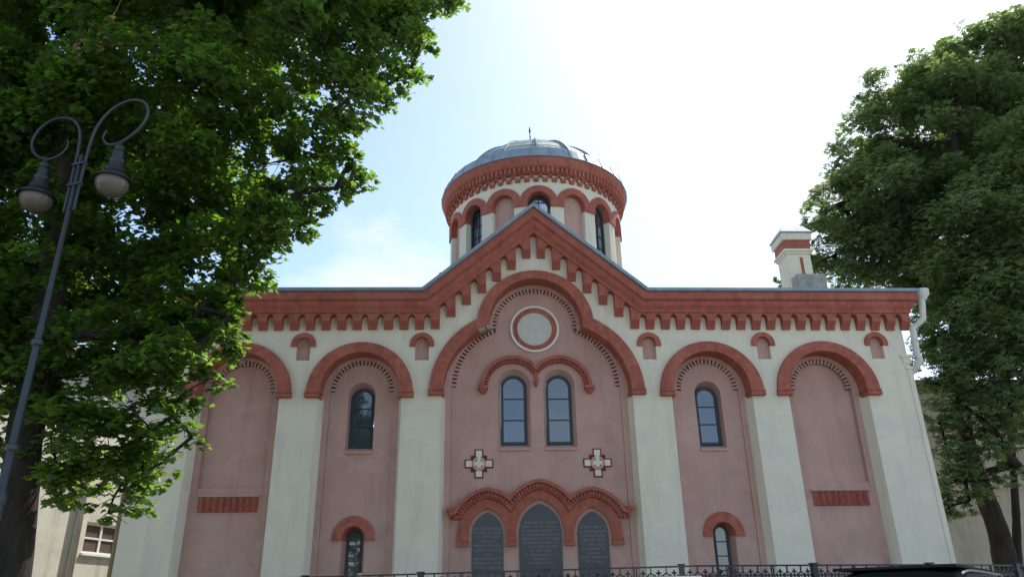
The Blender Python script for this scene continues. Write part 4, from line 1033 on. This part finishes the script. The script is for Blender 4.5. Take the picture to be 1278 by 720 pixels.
# --- trees on the right
RY = 4.5
rtp = [at(1258, 715, RY), at(1245, 660, RY), at(1222, 600, RY), at(1205, 540, RY), at(1195, 440, RY), at(1190, 330, RY), at(1190, 220, RY), at(1195, 120, RY)]
rtp = [Vector((rtp[0].x+.1, RY, TZ))]+rtp
RL = [(1020, 285, 24, 2), (1045, 255, 36, 2), (1062, 215, 34, 1.5), (1075, 300, 50, 2), (1100, 240, 55, 1), (1080, 170, 36, 1.5), (1120, 110, 38, 1), (1140, 180, 60, 1), (1165, 90, 36, 1), (1200, 130, 60, 0), (1195, 62, 26, 1), (1225, 55, 36, 0), (1262, 50, 42, 0), (1262, 120, 60, 1), (1230, 200, 75, -1),
      (1150, 270, 70, 0), (1240, 300, 80, -1.5), (1120, 335, 50, 2.2), (1180, 360, 55, 1), (1185, 400, 42, -.5), (1250, 400, 75, -1.5), (1180, 460, 36, -1), (1225, 480, 50, -2), (1265, 480, 50, -1.5), (1172, 520, 22, -1), (1185, 570, 28, -1.5), (1205, 600, 30, -1.6), (1190, 630, 20, -1.5), (1225, 560, 28, -2), (1250, 600, 15, -2), (1040, 320, 30, 2.5), (1000, 300, 12, 2.2), (1270, 580, 18, -1), (1172, 350, 40, 3),
      (1330, 80, 80, 0), (1330, 220, 90, 0), (1340, 360, 90, -1), (1400, 160, 90, 1), (1410, 320, 90, 0), (1340, 470, 70, -.5), (1290, 150, 70, 2.5), (1230, 150, 70, 3), (1200, 250, 80, 3.5), (1260, 340, 80, 2.5), (1130, 220, 50, 3), (1420, 450, 60, 0), (975, 352, 8, 3.5), (1190, 500, 30, -1.6), (1215, 515, 30, -2), (1242, 535, 26, -2), (1182, 600, 24, -1.6), (1200, 568, 28, -1.8), (1252, 555, 22, -2), (1180, 430, 28, -.6), (1212, 440, 42, -1.8), (1262, 520, 30, -1.8), (1175, 640, 14, -1.5), (1210, 625, 18, -1.7), (1165, 430, 26, 0), (1162, 385, 28, 1), (1168, 480, 22, -.5), (1015, 330, 22, 3), (1050, 345, 30, 3), (1095, 140, 30, 1.4), (1150, 130, 40, 1.5), (1060, 270, 36, 2.4), (1100, 290, 46, 2.4), (1178, 545, 22, -1.2)]
lobes = [px_lobe(x, y, r, RY+dy) for x, y, r, dy in RL]
root, base, P, fr = tree('chestnut_tree', 'broad dark leafy tree rising above the drainpipe corner of the church', rtp, (.42, .12), lobes, 'chestnut', 'chestnut', 8.5, .20, .6, twigr=.025)
tm2 = leaf_template('chestnut')
me = leaves_mesh('crown', P-np.array(base), fr, tm2); o = link('crown', me, 'chestnut', root); o['kind'] = 'stuff'
SY = 5.0
stp = [at(1272, 712, SY), at(1268, 640, SY), at(1263, 560, SY), at(1258, 470, SY), at(1262, 380, SY)]
stp = [Vector((stp[0].x, SY, TZ))]+stp
lobes = [px_lobe(x, y, r, SY+dy) for x, y, r, dy in ((1262, 440, 40, .5), (1300, 420, 45, 1), (1290, 370, 50, 1.2), (1320, 480, 35, .3), (1275, 540, 14, -.4), (1255, 575, 10, -.5), (1330, 560, 30, 0))]
root, base, P, fr = tree('slender_tree', 'thin-stemmed young tree standing beside the thick trunk of the broad tree', stp, (.17, .07), lobes, 'chestnut', 'chestnut', 9.5, .23, .6, twigr=.02)
me = leaves_mesh('crown', P-np.array(base), fr, tm2); o = link('crown', me, 'chestnut', root); o['kind'] = 'stuff'

# ------------------------------------------------------------------ vehicles at the kerb
def vehicle(name, label, cat, loc, rz, Lh, Wd, Ht, paint, van=True):
    r = empty(name, label, cat, loc, None, rz)
    # side outline stations: x from rear (0) to front (L)
    st = [(0, .55, .80, .86), (.03, .42, .97, .93), (.12, .36, .995, .97), (.45, .34, 1., 1.), (.62, .34, .985, 1.), (.74, .34, .80, .99), (.80, .36, .64, .98), (.93, .38, .58, .94), (.985, .42, .48, .84), (1, .5, .40, .74)]
    bm = bmesh.new(); rings = []
    for t, zb, zt, wf in st:
        x = t*Lh; w = Wd/2*wf; z0 = zb*.75; z1 = zt*Ht; belt = min(z1, .52*Ht); wt = w*(.86 if z1 > .7*Ht else .93)
        half = [(w*.8, z0), (w*.97, z0+.12), (w, belt*.75), (w*.985, belt), (wt+(w-wt)*.35, belt+(z1-belt)*.6), (wt, z1-.10*min(1, z1)), (wt*.88, z1-.02), (wt*.45, z1+.012), ]
        ring = [bm.verts.new((x, y, z)) for y, z in half]+[bm.verts.new((x, -y, z)) for y, z in half[::-1]]; rings.append(ring)
    for A, B in zip(rings, rings[1:]):
        for k in range(len(A)): j = (k+1) % len(A); bm.faces.new((A[k], A[j], B[j], B[k]))
    bm.faces.new(rings[0]); bm.faces.new(rings[-1][::-1])
    b = obj('body', bm, paint, r, True)
    for p_ in b.data.polygons: p_.use_smooth = False
    md = b.modifiers.new('bev', 'BEVEL'); md.width = .035; md.segments = 3; md.limit_method = 'ANGLE'; md.angle_limit = rad(18)
    for s in (-1, 1):
        y = s*Wd/2
        for x0_, x1_ in ((.08, .30), (.33, .52), (.55, .70)):
            bm = bmesh.new(); q = [bm.verts.new(p) for p in ((x0_*Lh, y*1.005, .56*Ht), (x1_*Lh, y*1.005, .56*Ht), ((x1_-(.05 if x1_ > .6 else .0))*Lh, y*.925, .84*Ht), (x0_*Lh, y*.925, .84*Ht))]
            q2 = [bm.verts.new(v.co-Vector((0, s*.04, 0))) for v in q]; bm.faces.new(q)
            for i in range(4): bm.faces.new((q[i], q[(i+1) % 4], q2[(i+1) % 4], q2[i]))
            obj('side_window', bm, 'carglass', r)
        for t in (.17, .80):
            bm = bmesh.new()
            pr = [(.20, -.10), (.31, -.10), (.33, -.07), (.33, .07), (.31, .10), (.20, .10)]; lathe(bm, pr, 0, 0, 20)
            bmesh.ops.rotate(bm, verts=bm.verts, matrix=Matrix.Rotation(rad(90), 3, 'X')); w = obj('wheel', bm, 'black', r, loc=(t*Lh, y*.88, .33))
            bm = bmesh.new(); lathe(bm, [(.01, .04), (.06, .06), (.19, .05), (.20, .09), (.20, -.09), (.01, -.09)], 0, 0, 16); bmesh.ops.rotate(bm, verts=bm.verts, matrix=Matrix.Rotation(rad(90*s), 3, 'X')); obj('rim', bm, 'chrome', w)
        boxo('tail_light', 'darkred', r, -.02, .06, *sorted((y*.78, y*.93)), .50*Ht, .66*Ht, bev=.01); boxo('headlight', 'chrome', r, .955*Lh, .99*Lh, *sorted((y*.5, y*.75)), .36*Ht, .42*Ht, bev=.01)
    bm = bmesh.new(); tube(bm, smooth_path([(.02*Lh, -Wd*.415, .955*Ht), (.12*Lh, -Wd*.425, .972*Ht), (.45*Lh, -Wd*.432, .972*Ht), (.62*Lh, -Wd*.43, .955*Ht), (.74*Lh, -Wd*.455, .76*Ht), (.79*Lh, -Wd*.46, .64*Ht)], 5), .013, 6); obj('roof_edge_glint', bm, 'chrome', r, True)  # bright strip added to imitate the glint along roof edge and windscreen
    bm = bmesh.new(); box(bm, -.03, .5*Lh, -Wd*.40, Wd*.40, .985*Ht, .997*Ht); obj('roof_panel', bm, paint, r)
    boxo('rear_window', 'carglass', r, -.005, .08, -.72*Wd/2, .72*Wd/2, .58*Ht, .80*Ht, bev=.01)
    boxo('bumper', 'black', r, -.07, .1, -.9*Wd/2, .9*Wd/2, .22*Ht, .36*Ht, bev=.03)
    return r
vehicle('parked_van', 'dark grey van parked in front of the iron fence near the trees', 'van', (2.50, -12.2, 0), rad(50), 4.4, 1.4, 1.955, 'vanpaint')
vehicle('cream_van', 'pale cream van parked before the fence near the memorial plaques', 'van', (-.05, -12.6, 0), rad(75), 4.2, 1.3, 1.875, 'carpaint')

# ------------------------------------------------------------------ person in the yard (head shows above the fence)
hp = at(449, 715.5, -3.2)
per = empty('person', 'person in the church yard, only the top of the head showing behind the fence', 'person', (hp.x, -3.2, TZ))
HT = hp.z-TZ+.01
sk = [(0, 0, .52, .13, .10), (0, 0, .60, .14, .10), (0, 0, .72, .15, .10), (0, 0, .81, .17, .09), (0, 0, .845, .05, .05), (0, 0, .875, .045, .05), (0, -.01, .91, .055, .07), (0, -.01, .955, .06, .075)]
me = bpy.data.meshes.new('body'); vv, ee, rr_ = [], [], []
def addv(p, r, prev=None):
    vv.append((p[0]*HT, p[1]*HT, p[2]*HT)); rr_.append(r*HT); i = len(vv)-1
    if prev is not None: ee.append((prev, i))
    return i
pel = addv((0, 0, .53), .085); sp = addv((0, 0, .62), .08, pel); chs = addv((0, 0, .74), .09, sp); sh = addv((0, 0, .81), .06, chs); nk = addv((0, 0, .86), .034, sh); hd = addv((0, -.01, .91), .05, nk); ht_ = addv((0, -.005, .955), .046, hd)
for s in (-1, 1):
    a = addv((s*.10, 0, .80), .042, sh); a = addv((s*.125, .01, .64), .032, a); a = addv((s*.125, -.03, .50), .024, a); a = addv((s*.125, -.04, .44), .020, a)
    l = addv((s*.055, 0, .49), .065, pel); l = addv((s*.06, -.005, .28), .043, l); l = addv((s*.062, .01, .05), .028, l); l = addv((s*.068, -.06, .018), .022, l)
me.from_pydata(vv, ee, []); body = link('body', me, 'cloth', per)
md = body.modifiers.new('skin', 'SKIN'); 
for i, sv in enumerate(me.skin_vertices[0].data): sv.radius = (rr_[i], rr_[i]*.8); sv.use_root = (i == 0)
s2 = body.modifiers.new('sub', 'SUBSURF'); s2.levels = s2.render_levels = 2
bm = bmesh.new(); bmesh.ops.create_uvsphere(bm, u_segments=16, v_segments=12, radius=1, matrix=Matrix.Translation((0, -.008*HT, .935*HT)) @ Matrix.Diagonal((.049*HT, .058*HT, .066*HT, 1)))
obj('head', bm, 'skin', per, True)
bm = bmesh.new(); bmesh.ops.create_uvsphere(bm, u_segments=16, v_segments=12, radius=1, matrix=Matrix.Translation((0, .003*HT, .945*HT)) @ Matrix.Diagonal((.054*HT, .060*HT, .062*HT, 1)))
bmesh.ops.delete(bm, geom=[v for v in bm.verts if v.co.z < .935*HT and v.co.y < .02*HT], context='VERTS')
obj('hair', bm, 'hair', per, True)
